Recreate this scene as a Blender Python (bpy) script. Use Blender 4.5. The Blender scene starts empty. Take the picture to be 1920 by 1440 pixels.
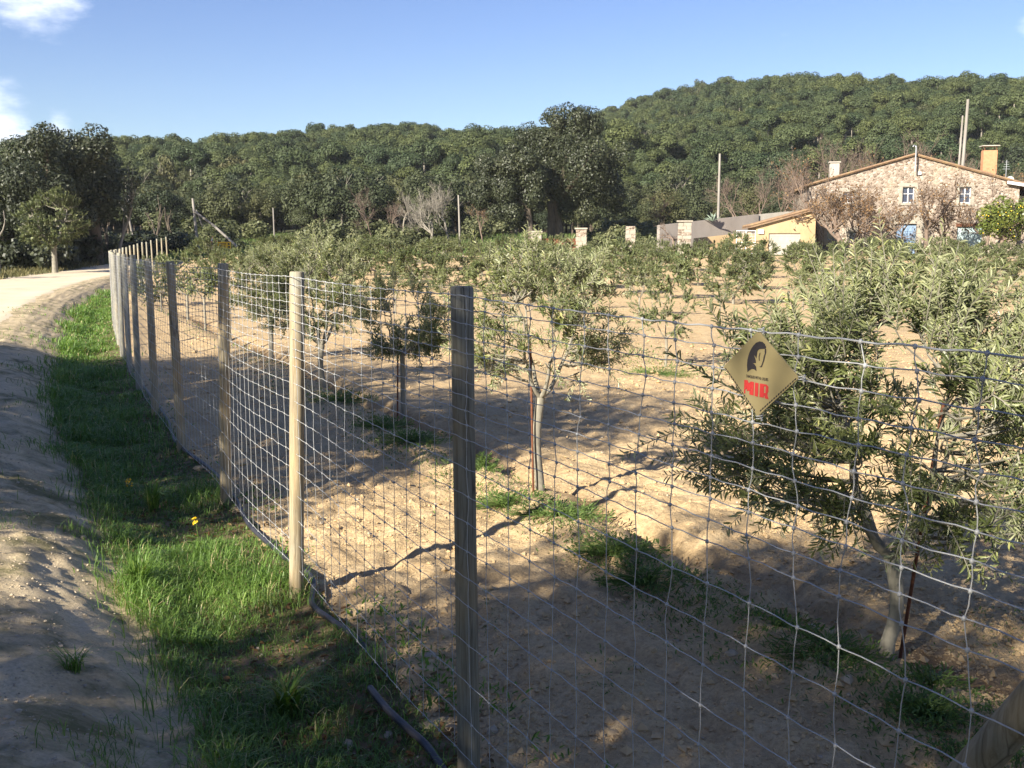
import bpy, math, random
import numpy as np
from mathutils import Vector, Matrix

C = bpy.context.scene.collection
SC = bpy.context.scene
R = math.radians

# ------------------------------------------------------------------ camera, sky, sun, exposure
F_PX = 1950.0                      # focal length in pixels of the 1920 px wide photograph
HC = 2.0                           # eye height above the foot of the fence
cam = bpy.data.cameras.new('camera'); camo = bpy.data.objects.new('camera', cam); C.objects.link(camo)
cam.sensor_width = 36.0; cam.lens = 36.0 * F_PX / 1920.0
cam.clip_start = 0.05; cam.clip_end = 3000
camo.location = (0, 0, HC)
camo.rotation_euler = (R(90) - math.atan(260.0 / F_PX), 0, 0)
SC.camera = camo

SUN_EL = R(28)
SHX, SHY = 0.64, 0.768             # horizontal direction in which shadows fall
w = bpy.data.worlds.new('World'); SC.world = w; w.use_nodes = True
nt = w.node_tree; nt.nodes.clear()
def wn(t): return nt.nodes.new(t)
out = wn('ShaderNodeOutputWorld'); bg = wn('ShaderNodeBackground'); bg.inputs[1].default_value = 0.090
sky = wn('ShaderNodeTexSky'); sky.sky_type = 'NISHITA'; sky.sun_disc = False
sky.sun_elevation = SUN_EL; sky.sun_rotation = math.atan2(-SHX, -SHY)
sky.air_density = 1.0; sky.dust_density = 0.3; sky.ozone_density = 3.0
geo = wn('ShaderNodeTexCoord')
cl = wn('ShaderNodeTexNoise'); cl.inputs['Scale'].default_value = 7.0; cl.inputs['Detail'].default_value = 8.0; cl.inputs['Roughness'].default_value = 0.62
mapn = wn('ShaderNodeMapping'); mapn.inputs['Scale'].default_value = (1, 1, 2.6)
nt.links.new(geo.outputs['Generated'], mapn.inputs[0]); nt.links.new(mapn.outputs[0], cl.inputs['Vector'])
def ray(px, py):
    v = Vector(((px - 960) / F_PX, 1.0, (460 - py) / F_PX)); v.normalize(); return v
# clouds: banks of noise round a few directions, and a thin scatter over the whole sky
acc = None
for (px, py, rad, amt) in ((10, 275, 0.085, 0.58), (-160, 250, 0.16, 0.66), (125, 245, 0.04, 0.40), (40, -50, 0.13, 0.52), (-200, 0, 0.16, 0.5), (1700, 128, 0.06, 0.2), (1455, 92, 0.05, 0.15),
                           (975, 222, 0.03, 0.30), (370, 222, 0.03, 0.25), (1910, 60, 0.05, 0.3), (2300, 60, 0.2, 0.4)):
    d = wn('ShaderNodeVectorMath'); d.operation = 'DISTANCE'
    nt.links.new(geo.outputs['Generated'], d.inputs[0]); d.inputs[1].default_value = ray(px, py)
    m = wn('ShaderNodeMapRange'); m.inputs['From Min'].default_value = 0.0; m.inputs['From Max'].default_value = rad
    m.inputs['To Min'].default_value = amt; m.inputs['To Max'].default_value = 0.0; m.interpolation_type = 'SMOOTHSTEP'
    nt.links.new(d.outputs['Value'], m.inputs['Value'])
    if acc is None: acc = m.outputs[0]
    else:
        a = wn('ShaderNodeMath'); a.operation = 'MAXIMUM'; nt.links.new(acc, a.inputs[0]); nt.links.new(m.outputs[0], a.inputs[1]); acc = a.outputs[0]
ad = wn('ShaderNodeMath'); ad.operation = 'ADD'; nt.links.new(cl.outputs['Fac'], ad.inputs[0]); nt.links.new(acc, ad.inputs[1])
cr = wn('ShaderNodeMapRange'); cr.inputs['From Min'].default_value = 0.76; cr.inputs['From Max'].default_value = 1.08; cr.interpolation_type = 'SMOOTHSTEP'
cr.inputs['To Max'].default_value = 0.9
nt.links.new(ad.outputs[0], cr.inputs['Value'])
mix = wn('ShaderNodeMix'); mix.data_type = 'RGBA'; mix.inputs['B'].default_value = (5.6, 5.8, 6.4, 1)
hs = wn('ShaderNodeHueSaturation'); hs.inputs['Saturation'].default_value = 1.14; hs.inputs['Hue'].default_value = 0.519; hs.inputs['Value'].default_value = 0.56
nt.links.new(sky.outputs[0], hs.inputs['Color'])
nt.links.new(cr.outputs[0], mix.inputs['Factor']); nt.links.new(hs.outputs[0], mix.inputs['A']); nt.links.new(mix.outputs['Result'], bg.inputs[0])
nt.links.new(bg.outputs[0], out.inputs[0])

sun = bpy.data.lights.new('sun', 'SUN'); sun.energy = 4.2; sun.angle = R(0.55); sun.color = (1.0, 0.925, 0.80)
suno = bpy.data.objects.new('sun', sun); C.objects.link(suno)
ld = Vector((SHX * math.cos(SUN_EL), SHY * math.cos(SUN_EL), -math.sin(SUN_EL)))
suno.rotation_euler = ld.to_track_quat('-Z', 'Y').to_euler()

SC.view_settings.view_transform = 'Standard'; SC.view_settings.look = 'None'
SC.view_settings.exposure = 1.64; SC.view_settings.gamma = 1.0; SC.view_settings.use_curve_mapping = False
SC.render.engine = 'CYCLES'
SC.cycles.max_bounces = 6; SC.cycles.diffuse_bounces = 4; SC.cycles.transmission_bounces = 4; SC.cycles.transparent_max_bounces = 4
SC.cycles.use_denoising = True

# ------------------------------------------------------------------ helpers
def lerp(a, b, t): return a + (b - a) * t
def smooth(t): t = np.clip(t, 0, 1); return t * t * (3 - 2 * t)
def nrm(v): return v / np.maximum(np.linalg.norm(v, axis=-1, keepdims=True), 1e-9)

def _h(ix, iy, s):
    h = (ix.astype(np.int64) * 374761393 + iy.astype(np.int64) * 668265263 + s * 1442695041) & 0xffffffff
    h = ((h ^ (h >> 13)) * 1274126177) & 0xffffffff
    h = h ^ (h >> 16)
    return (h & 0xffffff) / float(0xffffff)
def vn(x, y, s=0):
    x = np.asarray(x, float); y = np.asarray(y, float)
    ix = np.floor(x); iy = np.floor(y); fx = x - ix; fy = y - iy
    fx = fx * fx * fx * (fx * (fx * 6 - 15) + 10); fy = fy * fy * fy * (fy * (fy * 6 - 15) + 10)
    a = _h(ix, iy, s); b = _h(ix + 1, iy, s); c = _h(ix, iy + 1, s); d = _h(ix + 1, iy + 1, s)
    return (a + (b - a) * fx) * (1 - fy) + (c + (d - c) * fx) * fy
def fbm(x, y, s=0, o=3):
    r = 0; a = 0.5; t = 0
    for k in range(o):
        ang = 0.7 * k + 0.3
        r = r + a * vn(x * math.cos(ang) - y * math.sin(ang) + 17 * k, x * math.sin(ang) + y * math.cos(ang) - 9 * k, s + k); t += a
        x = x * 2.03; y = y * 2.03; a *= 0.5
    return r / t - 0.5
def worley(x, y, s=0):
    """rounded lumps: height of the nearest jittered cell, 0..1"""
    ix = np.floor(x); iy = np.floor(y); best = np.zeros_like(x)
    for dx in (-1, 0, 1):
        for dy in (-1, 0, 1):
            cx, cy = ix + dx, iy + dy; px = cx + _h(cx, cy, s); py = cy + _h(cx, cy, s + 7); r = .35 + .45 * _h(cx, cy, s + 13)
            best = np.maximum(best, r * np.sqrt(np.maximum(0, 1 - ((x - px) ** 2 + (y - py) ** 2) / (r * r))))
    return best

class MB:
    """collects vertices and faces, then becomes ONE mesh"""
    def __init__(self): self.V = []; self.F = []; self.n = 0
    def add(self, V, F, mat=0, tint=None, sm=False):
        V = np.asarray(V, float).reshape(-1, 3); F = np.asarray(F, np.int64)
        if len(F) == 0: return self
        if tint is None: tint = np.full(len(F), 0.5)
        self.V.append(V); self.F.append((F + self.n, mat, np.asarray(tint, float), sm)); self.n += len(V)
        return self
    def box(self, x0, x1, y0, y1, z0, z1, mat=0):
        V = [(x0,y0,z0),(x1,y0,z0),(x1,y1,z0),(x0,y1,z0),(x0,y0,z1),(x1,y0,z1),(x1,y1,z1),(x0,y1,z1)]
        return self.add(V, [(3,2,1,0),(4,5,6,7),(0,1,5,4),(1,2,6,5),(2,3,7,6),(3,0,4,7)], mat)
    def prism(self, poly, y0, y1, mat=0):
        """polygon in (x, z), extruded along y"""
        n = len(poly); V = [(p[0], y0, p[1]) for p in poly] + [(p[0], y1, p[1]) for p in poly]
        self.add(V, [(i, (i + 1) % n, n + (i + 1) % n, n + i) for i in range(n)], mat)
        self.add(V, [list(range(n))[::-1]], mat); self.add(V, [[n + i for i in range(n)]], mat)
        return self
    def mesh(self, name, mats):
        me = bpy.data.meshes.new(name)
        V = np.concatenate(self.V); me.vertices.add(len(V)); me.vertices.foreach_set('co', V.ravel().astype(np.float32))
        loops = np.concatenate([f[0].ravel() for f in self.F]); cnt = np.concatenate([np.full(len(f[0]), f[0].shape[1]) for f in self.F])
        st = np.concatenate(([0], np.cumsum(cnt)[:-1]))
        me.loops.add(len(loops)); me.loops.foreach_set('vertex_index', loops.astype(np.int32))
        me.polygons.add(len(cnt)); me.polygons.foreach_set('loop_start', st.astype(np.int32))
        me.polygons.foreach_set('material_index', np.concatenate([np.full(len(f[0]), f[1]) for f in self.F]).astype(np.int32))
        me.polygons.foreach_set('use_smooth', np.concatenate([np.full(len(f[0]), f[3]) for f in self.F]).astype(bool))
        at = me.attributes.new('tint', 'FLOAT', 'FACE'); at.data.foreach_set('value', np.concatenate([f[2] for f in self.F]).astype(np.float32))
        for m in (mats if isinstance(mats, (list, tuple)) else [mats]): me.materials.append(m)
        me.update(calc_edges=True)
        return me
    def build(self, name, mats, parent=None, loc=None):
        o = bpy.data.objects.new(name, self.mesh(name, mats)); C.objects.link(o)
        if parent: o.parent = parent
        if loc is not None: o.location = loc
        return o

def tag(o, label=None, cat=None, group=None, kind=None):
    if label: o['label'] = label
    if cat: o['category'] = cat
    if group: o['group'] = group
    if kind: o['kind'] = kind
    return o
def empty(name, loc=(0, 0, 0), rz=0, label=None, cat=None, group=None):
    o = bpy.data.objects.new(name, None); C.objects.link(o); o.location = loc; o.rotation_euler = (0, 0, rz); o.empty_display_size = 0.1
    return tag(o, label, cat, group)
def dup(root, loc, rz=0, sc=1, label=None, group=None):
    c = root.copy(); C.objects.link(c); c.location = loc; c.rotation_euler = (0, 0, rz); c.scale = (sc, sc, sc) if not isinstance(sc, tuple) else sc
    if label: c['label'] = label
    if group: c['group'] = group
    for ch in list(root.children):
        d = ch.copy(); C.objects.link(d); d.parent = c
        for g in list(ch.children):
            e = g.copy(); C.objects.link(e); e.parent = d
    return c

def tubes(P, Rr, sides=4, cap=False):
    """n polylines of m points each -> V, F"""
    P = np.asarray(P, float); Rr = np.broadcast_to(np.asarray(Rr, float), P.shape[:2]); n, m, _ = P.shape
    T = np.empty_like(P); T[:, 1:-1] = P[:, 2:] - P[:, :-2]; T[:, 0] = P[:, 1] - P[:, 0]; T[:, -1] = P[:, -1] - P[:, -2]; T = nrm(T)
    mean = nrm(P[:, -1] - P[:, 0])
    ref = np.where(np.abs(mean[:, 2:3]) > 0.8, np.array([[1.0, 0.13, 0]]), np.array([[0.05, 0, 1.0]]))[:, None, :]
    A = nrm(np.cross(T, ref)); B = np.cross(T, A)
    ang = np.arange(sides) * 2 * math.pi / sides
    V = P[:, :, None, :] + Rr[:, :, None, None] * (A[:, :, None, :] * np.cos(ang)[None, None, :, None] + B[:, :, None, :] * np.sin(ang)[None, None, :, None])
    base = (np.arange(n) * m * sides)[:, None, None]
    i = (np.arange(m - 1) * sides)[None, :, None]; k = np.arange(sides)[None, None, :]; k2 = (k + 1) % sides
    F = np.stack([base + i + k, base + i + k2, base + i + sides + k2, base + i + sides + k], -1).reshape(-1, 4)
    return V.reshape(-1, 3), F
def tube(mb, P, Rr, sides=8, mat=0, cap=True, sm=True):
    P = np.asarray(P, float)[None]; V, F = tubes(P, np.asarray(Rr, float)[None] if np.ndim(Rr) else Rr, sides)
    mb.add(V, F[:, ::-1], mat, sm=sm)
    if cap:
        m = P.shape[1]
        mb.add(V[(m - 1) * sides:], [list(range(sides))], mat); mb.add(V[:sides], [list(range(sides))[::-1]], mat)
def leaf_faces(p, ax, nr, L, W, fold=0.25):
    """lance shaped leaves of two folded quads each"""
    ax = nrm(ax); sd = nrm(np.cross(ax, nr)); nn = np.cross(sd, ax); L = np.broadcast_to(L, len(p))[:, None]; W = np.broadcast_to(W, len(p))[:, None]
    up = nn * W * fold
    V = np.stack([p, p + ax*L*.3 + sd*W*.5 + up, p + ax*L*.72 + sd*W*.42 + up, p + ax*L - nn*L*.08, p + ax*L*.72 - sd*W*.42 + up, p + ax*L*.3 - sd*W*.5 + up], 1)
    b = (np.arange(len(p)) * 6)[:, None]
    F = np.concatenate([b + np.array([[0, 1, 2, 3]]), b + np.array([[0, 3, 4, 5]])], 1).reshape(-1, 4)
    return V.reshape(-1, 3), F
def kites(p, ax, nr, L, W):
    ax = nrm(ax); sd = nrm(np.cross(ax, nr)); L = np.broadcast_to(L, len(p))[:, None]; W = np.broadcast_to(W, len(p))[:, None]
    V = np.stack([p - ax*L*.5, p + sd*W*.5 - ax*L*.05, p + ax*L*.5, p - sd*W*.5 + ax*L*.1], 1)
    b = (np.arange(len(p)) * 4)[:, None]
    return V.reshape(-1, 3), b + np.array([[0, 1, 2, 3]])
def blades(p, h, wd, lean, bend):
    """grass blades: p base, lean unit xy direction, bend 0..1"""
    n = len(p); side = np.stack([-lean[:, 1], lean[:, 0], np.zeros(n)], 1); l3 = np.stack([lean[:, 0], lean[:, 1], np.zeros(n)], 1); up = np.array([0, 0, 1.0])
    h = h[:, None]; wd = wd[:, None]; bend = bend[:, None]
    c0 = p; c1 = p + up*h*.45 + l3*h*bend*.18; c2 = p + up*h*(.80 - .15*bend) + l3*h*bend*.55; c3 = p + up*h*(1 - .42*bend) + l3*h*bend*1.02
    V = np.stack([c0 - side*wd*.4, c0 + side*wd*.4, c1 - side*wd*.5, c1 + side*wd*.5, c2 - side*wd*.34, c2 + side*wd*.34, c3], 1)
    b = (np.arange(n) * 7)[:, None]
    Q = np.concatenate([b + np.array([[0, 1, 3, 2]]), b + np.array([[2, 3, 5, 4]])], 1).reshape(-1, 4)
    return V.reshape(-1, 3), Q, b + np.array([[4, 5, 6]])
_ico = None
def ico():
    global _ico
    if _ico is None:
        t = (1 + 5 ** .5) / 2
        V = nrm(np.array([(-1,t,0),(1,t,0),(-1,-t,0),(1,-t,0),(0,-1,t),(0,1,t),(0,-1,-t),(0,1,-t),(t,0,-1),(t,0,1),(-t,0,-1),(-t,0,1)], float))
        F = np.array([(0,11,5),(0,5,1),(0,1,7),(0,7,10),(0,10,11),(1,5,9),(5,11,4),(11,10,2),(10,7,6),(7,1,8),(3,9,4),(3,4,2),(3,2,6),(3,6,8),(3,8,9),(4,9,5),(2,4,11),(6,2,10),(8,6,7),(9,8,1)])
        _ico = (V, F)
    return _ico
_oct = (np.array([(1,0,0),(-1,0,0),(0,1,0),(0,-1,0),(0,0,1),(0,0,-1)], float), np.array([(0,2,4),(2,1,4),(1,3,4),(3,0,4),(2,0,5),(1,2,5),(3,1,5),(0,3,5)]))
def crumbs(rng, p, r):
    V, F = _oct; n = len(p); d = rng.uniform(.6, 1.35, (n, 6, 1)); X = V[None] * d * r[:, None, None] + rng.normal(0, .22, (n, 6, 3)) * r[:, None, None]
    a = rng.uniform(0, 6.283, n); ca, sa = np.cos(a)[:, None], np.sin(a)[:, None]; X = np.stack([X[..., 0]*ca - X[..., 1]*sa, X[..., 0]*sa + X[..., 1]*ca, X[..., 2] * .75], -1) + p[:, None, :]
    return X.reshape(-1, 3), (F[None] + (np.arange(n) * 6)[:, None, None]).reshape(-1, 3)
def lumps(rng, p, r, flat=0.7, rough=0.3):
    V, F = ico(); n = len(p)
    d = 1 + (rng.random((n, 12, 1)) - .5) * 2 * rough
    s = np.stack([r * rng.uniform(.75, 1.25, n), r * rng.uniform(.75, 1.25, n), r * flat * rng.uniform(.7, 1.3, n)], 1)
    a = rng.uniform(0, 6.283, n); ca, sa = np.cos(a), np.sin(a)
    X = V[None] * d * s[:, None, :]
    X = np.stack([X[..., 0]*ca[:, None] - X[..., 1]*sa[:, None], X[..., 0]*sa[:, None] + X[..., 1]*ca[:, None], X[..., 2]], -1) + p[:, None, :]
    return X.reshape(-1, 3), (F[None] + (np.arange(n) * 12)[:, None, None]).reshape(-1, 3)

# ------------------------------------------------------------------ materials
def new_mat(name):
    m = bpy.data.materials.new(name); m.use_nodes = True; t = m.node_tree; b = t.nodes['Principled BSDF']; return m, t, b
def ramp(t, fac, stops):
    r = t.nodes.new('ShaderNodeValToRGB'); e = r.color_ramp.elements
    e[0].position, e[0].color = stops[0][0], (*stops[0][1], 1); e[1].position, e[1].color = stops[-1][0], (*stops[-1][1], 1)
    for s in stops[1:-1]: x = e.new(s[0]); x.color = (*s[1], 1)
    t.links.new(fac, r.inputs[0]); return r.outputs[0]
def noise(t, scale, detail=4, rough=.6, vec=None, dist=0):
    n = t.nodes.new('ShaderNodeTexNoise'); n.inputs['Scale'].default_value = scale; n.inputs['Detail'].default_value = detail; n.inputs['Roughness'].default_value = rough; n.inputs['Distortion'].default_value = dist
    if vec: t.links.new(vec, n.inputs['Vector'])
    return n.outputs['Fac']
def coords(t, scale=(1, 1, 1), kind='Object'):
    c = t.nodes.new('ShaderNodeTexCoord'); m = t.nodes.new('ShaderNodeMapping'); m.inputs['Scale'].default_value = scale
    t.links.new(c.outputs[kind], m.inputs[0]); return m.outputs[0]
def mixc(t, f, a, b, mode='MIX'):
    m = t.nodes.new('ShaderNodeMix'); m.data_type = 'RGBA'; m.blend_type = mode
    for s, v in (('Factor', f), ('A', a), ('B', b)):
        if hasattr(v, 'links'): t.links.new(v, m.inputs[s])
        elif s == 'Factor': m.inputs[s].default_value = v
        else: m.inputs[s].default_value = (*v, 1)
    return m.outputs['Result']
def math_(t, op, a, b=None):
    m = t.nodes.new('ShaderNodeMath'); m.operation = op
    for i, v in enumerate((a, b)):
        if v is None: continue
        if hasattr(v, 'links'): t.links.new(v, m.inputs[i])
        else: m.inputs[i].default_value = v
    return m.outputs[0]
def bump(t, b, h, strength=.4, dist=.02):
    n = t.nodes.new('ShaderNodeBump'); n.inputs['Strength'].default_value = strength; n.inputs['Distance'].default_value = dist
    t.links.new(h, n.inputs['Height']); t.links.new(n.outputs[0], b.inputs['Normal'])
def mat_noise(name, stops, scale=5, detail=5, rough=.85, bs=.3, bd=.02, stretch=(1, 1, 1), spec=.25, metal=0, scale2=None, stops2=None):
    m, t, b = new_mat(name); v = coords(t, stretch)
    f = noise(t, scale, detail, .62, v); c = ramp(t, f, stops)
    if stops2: c = mixc(t, 1.0, c, ramp(t, noise(t, scale2, 4, .6, v), stops2), 'MULTIPLY')
    t.links.new(c, b.inputs['Base Color']); b.inputs['Roughness'].default_value = rough; b.inputs['Specular IOR Level'].default_value = spec; b.inputs['Metallic'].default_value = metal
    if bs: bump(t, b, f, bs, bd)
    return m
def mat_leaf(name, stops, back=None, rough=.5, trans=.25, spec=.35, obj_rand=0.0, tstops=None):
    m, t, b = new_mat(name)
    a = t.nodes.new('ShaderNodeAttribute'); a.attribute_name = 'tint'; f = a.outputs['Fac']
    c = ramp(t, f, stops)
    if obj_rand:
        oi = t.nodes.new('ShaderNodeObjectInfo')
        c = mixc(t, 1.0, c, ramp(t, oi.outputs['Random'], tstops or [(0, (1 - obj_rand,) * 3), (1, (1 + obj_rand,) * 3)]), 'MULTIPLY')
    cf = c
    if back:
        g = t.nodes.new('ShaderNodeNewGeometry'); cf = mixc(t, g.outputs['Backfacing'], c, back)
    t.links.new(cf, b.inputs['Base Color']); b.inputs['Roughness'].default_value = rough; b.inputs['Specular IOR Level'].default_value = spec
    if trans:
        tr = t.nodes.new('ShaderNodeBsdfTranslucent'); t.links.new(mixc(t, 1.0, c, (1.25, 1.35, .6), 'MULTIPLY'), tr.inputs[0])
        mx = t.nodes.new('ShaderNodeMixShader'); mx.inputs[0].default_value = trans
        t.links.new(b.outputs[0], mx.inputs[1]); t.links.new(tr.outputs[0], mx.inputs[2])
        t.links.new(mx.outputs[0], t.nodes['Material Output'].inputs[0])
    return m

M = {}
def soil_mat():
    m, t, b = new_mat('field soil'); v = coords(t, kind='Object')
    big = noise(t, .35, 4, .6, v); mid = noise(t, 3.2, 5, .65, v); fine = noise(t, 38, 6, .7, v)
    c = ramp(t, mid, [(.3, (.49, .355, .195)), (.5, (.575, .43, .245)), (.72, (.635, .495, .30))])
    c = mixc(t, 1.0, c, ramp(t, big, [(.3, (.88, .86, .84)), (.7, (1.08, 1.05, 1.0))]), 'MULTIPLY')
    c = mixc(t, 1.0, c, ramp(t, fine, [(.28, (.72, .70, .68)), (.55, (1, 1, 1)), (.8, (1.14, 1.15, 1.17))]), 'MULTIPLY')
    at = t.nodes.new('ShaderNodeAttribute'); at.attribute_name = 'tint'; c = mixc(t, math_(t, 'MULTIPLY', at.outputs['Fac'], .85), c, (.20, .125, .065))
    t.links.new(c, b.inputs['Base Color']); b.inputs['Roughness'].default_value = .95; b.inputs['Specular IOR Level'].default_value = .12
    bump(t, b, math_(t, 'ADD', fine, math_(t, 'MULTIPLY', mid, 1.5)), .8, .03); return m
M['soil'] = soil_mat()
def verge_mat():
    m, t, b = new_mat('bank gravel'); v = coords(t)
    mid = noise(t, 2.6, 5, .65, v); fine = noise(t, 55, 6, .75, v); moss = noise(t, 1.9, 6, .7, v, .4)
    c = ramp(t, mid, [(.3, (.48, .375, .225)), (.55, (.60, .48, .30)), (.75, (.67, .55, .365))])
    c = mixc(t, 1.0, c, ramp(t, fine, [(.25, (.6, .59, .57)), (.52, (1, 1, 1)), (.72, (1.25, 1.25, 1.24))]), 'MULTIPLY')
    c = mixc(t, ramp(t, math_(t, 'ADD', moss, math_(t, 'MULTIPLY', fine, .25)), [(.62, (0, 0, 0)), (.76, (.75, .75, .75))]), c, (.085, .095, .03))
    # towards the ditch the gravel gives way to dark mossy soil, with a ragged edge
    dn = noise(t, 9, 6, .65, v); dc = ramp(t, dn, [(.3, (.07, .095, .03)), (.48, (.13, .12, .05)), (.6, (.25, .175, .105)), (.8, (.32, .225, .14))])
    at = t.nodes.new('ShaderNodeAttribute'); at.attribute_name = 'tint'
    ed = math_(t, 'ADD', at.outputs['Fac'], math_(t, 'MULTIPLY', math_(t, 'SUBTRACT', math_(t, 'ADD', dn, fine), 1.0), 1.1))
    c = mixc(t, ramp(t, ed, [(.38, (0, 0, 0)), (.62, (1, 1, 1))]), c, dc)
    t.links.new(c, b.inputs['Base Color']); b.inputs['Roughness'].default_value = .95; b.inputs['Specular IOR Level'].default_value = .12
    bump(t, b, math_(t, 'ADD', fine, mid), .7, .02); return m
M['verge'] = verge_mat()
M['ditch'] = mat_noise('ditch soil', [(.3, (.07, .095, .03)), (.48, (.13, .12, .05)), (.6, (.25, .175, .105)), (.8, (.32, .225, .14))], 9, 6, .95, .6, .02, scale2=40, stops2=[(.3, (.7, .7, .7)), (.7, (1.15, 1.15, 1.15))])
def road_mat():
    m, t, b = new_mat('pale sandy road'); v = coords(t)
    mid = noise(t, .8, 6, .65, v); fine = noise(t, 60, 5, .75, v)
    c = ramp(t, mid, [(.3, (.57, .47, .32)), (.55, (.65, .55, .39)), (.75, (.70, .605, .445))])
    c = mixc(t, 1.0, c, ramp(t, fine, [(.25, (.8, .79, .77)), (.6, (1.05, 1.05, 1.05))]), 'MULTIPLY')
    t.links.new(c, b.inputs['Base Color']); b.inputs['Roughness'].default_value = .95; b.inputs['Specular IOR Level'].default_value = .1
    bump(t, b, fine, .3, .01); return m
M['road'] = road_mat()
M['ground'] = mat_noise('rough meadow', [(.3, (.07, .085, .03)), (.5, (.12, .125, .05)), (.7, (.20, .165, .085))], .5, 8, .95, .3, .1, scale2=6, stops2=[(.3, (.7, .7, .7)), (.7, (1.2, 1.2, 1.2))])
M['hill'] = mat_noise('hill undergrowth', [(.3, (.035, .042, .018)), (.6, (.06, .066, .028)), (.8, (.09, .075, .04))], .3, 6, .95, .3, .3)
M['clod'] = mat_noise('dry soil clod', [(.3, (.40, .28, .145)), (.7, (.53, .39, .22))], 9, 4, .95, .4, .01)
M['pebble'] = mat_noise('pale pebbles', [(.3, (.33, .27, .19)), (.7, (.47, .395, .29))], 9, 3, .9, .2, .005)
M['olive'] = mat_leaf('olive leaves', [(0, (.08, .10, .032)), (.5, (.165, .19, .068)), (.85, (.28, .295, .115)), (1, (.42, .40, .16))], (.36, .375, .215), .42, .2, .5)
M['olive_far'] = mat_leaf('olive leaves far', [(0, (.062, .084, .027)), (.6, (.135, .16, .058)), (1, (.25, .265, .115))], (.25, .275, .13), .5, .16, .4, .18)
M['oak'] = mat_leaf('holm oak leaves', [(0, (.02, .026, .012)), (.6, (.042, .05, .023)), (1, (.08, .084, .042))], None, .5, .08, .4, .15)
M['hoak'] = mat_leaf('hill oak leaves', [(0, (.034, .042, .018)), (.6, (.068, .079, .036)), (1, (.10, .106, .052))], None, .6, .1, .25, .3, [(0, (.5, .58, .62)), (.4, (.85, .9, .9)), (.75, (1.1, 1.06, .98)), (.9, (1.3, 1.15, 1.0)), (1, (1.4, 1.16, 1.05))])
M['pine'] = mat_leaf('pine needles', [(0, (.04, .053, .021)), (.6, (.076, .095, .037)), (1, (.11, .128, .05))], None, .6, .12, .25, .3, [(0, (.58, .7, .78)), (.5, (.98, 1.0, 1.0)), (1, (1.25, 1.18, 1.0))])
M['shrub'] = mat_leaf('pale shrub leaves', [(0, (.06, .072, .028)), (.6, (.115, .125, .055)), (1, (.185, .18, .09))], None, .55, .15, .3, .25)
M['dryleaf'] = mat_leaf('dry brown leaves', [(0, (.11, .065, .03)), (.6, (.2, .115, .055)), (1, (.3, .2, .1))], None, .7, .2, .2)
M['lemon'] = mat_leaf('lemon leaves', [(0, (.06, .09, .015)), (.6, (.12, .15, .028)), (1, (.2, .21, .05))], None, .4, .2, .4)
M['fruit'] = mat_noise('yellow fruit', [(.3, (.62, .42, .03)), (.7, (.75, .55, .06))], 8, 2, .5, 0)
M['grass'] = mat_leaf('grass blades', [(0, (.06, .115, .022)), (.55, (.145, .25, .048)), (.88, (.22, .32, .075)), (1, (.42, .36, .18))], None, .45, .3, .35)
M['weed'] = mat_leaf('weed leaves', [(0, (.06, .105, .026)), (.6, (.125, .195, .05)), (1, (.20, .26, .08))], None, .5, .25, .35)
M['tuft'] = mat_leaf('yellow green blades', [(0, (.06, .13, .016)), (.7, (.12, .20, .03)), (1, (.42, .33, .10))], None, .45, .25, .35)
M['dry_grass'] = mat_leaf('dry grass', [(0, (.08, .085, .035)), (.6, (.15, .135, .06)), (1, (.26, .22, .11))], None, .7, .2, .2)
M['bark'] = mat_noise('olive bark', [(.3, (.17, .155, .12)), (.7, (.31, .285, .225))], 22, 5, .9, .6, .006, (1, 1, .35))
M['oak_bark'] = mat_noise('oak bark', [(.3, (.06, .047, .035)), (.7, (.15, .12, .09))], 6, 5, .95, .6, .03, (1, 1, .3))
M['pale_bark'] = mat_noise('pale bark', [(.3, (.17, .15, .12)), (.7, (.31, .28, .23))], 5, 5, .9, .4, .02, (1, 1, .4))
M['brown_bark'] = mat_noise('brown twigs', [(.3, (.13, .095, .072)), (.7, (.23, .17, .13))], 5, 5, .9, .4, .02)
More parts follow.
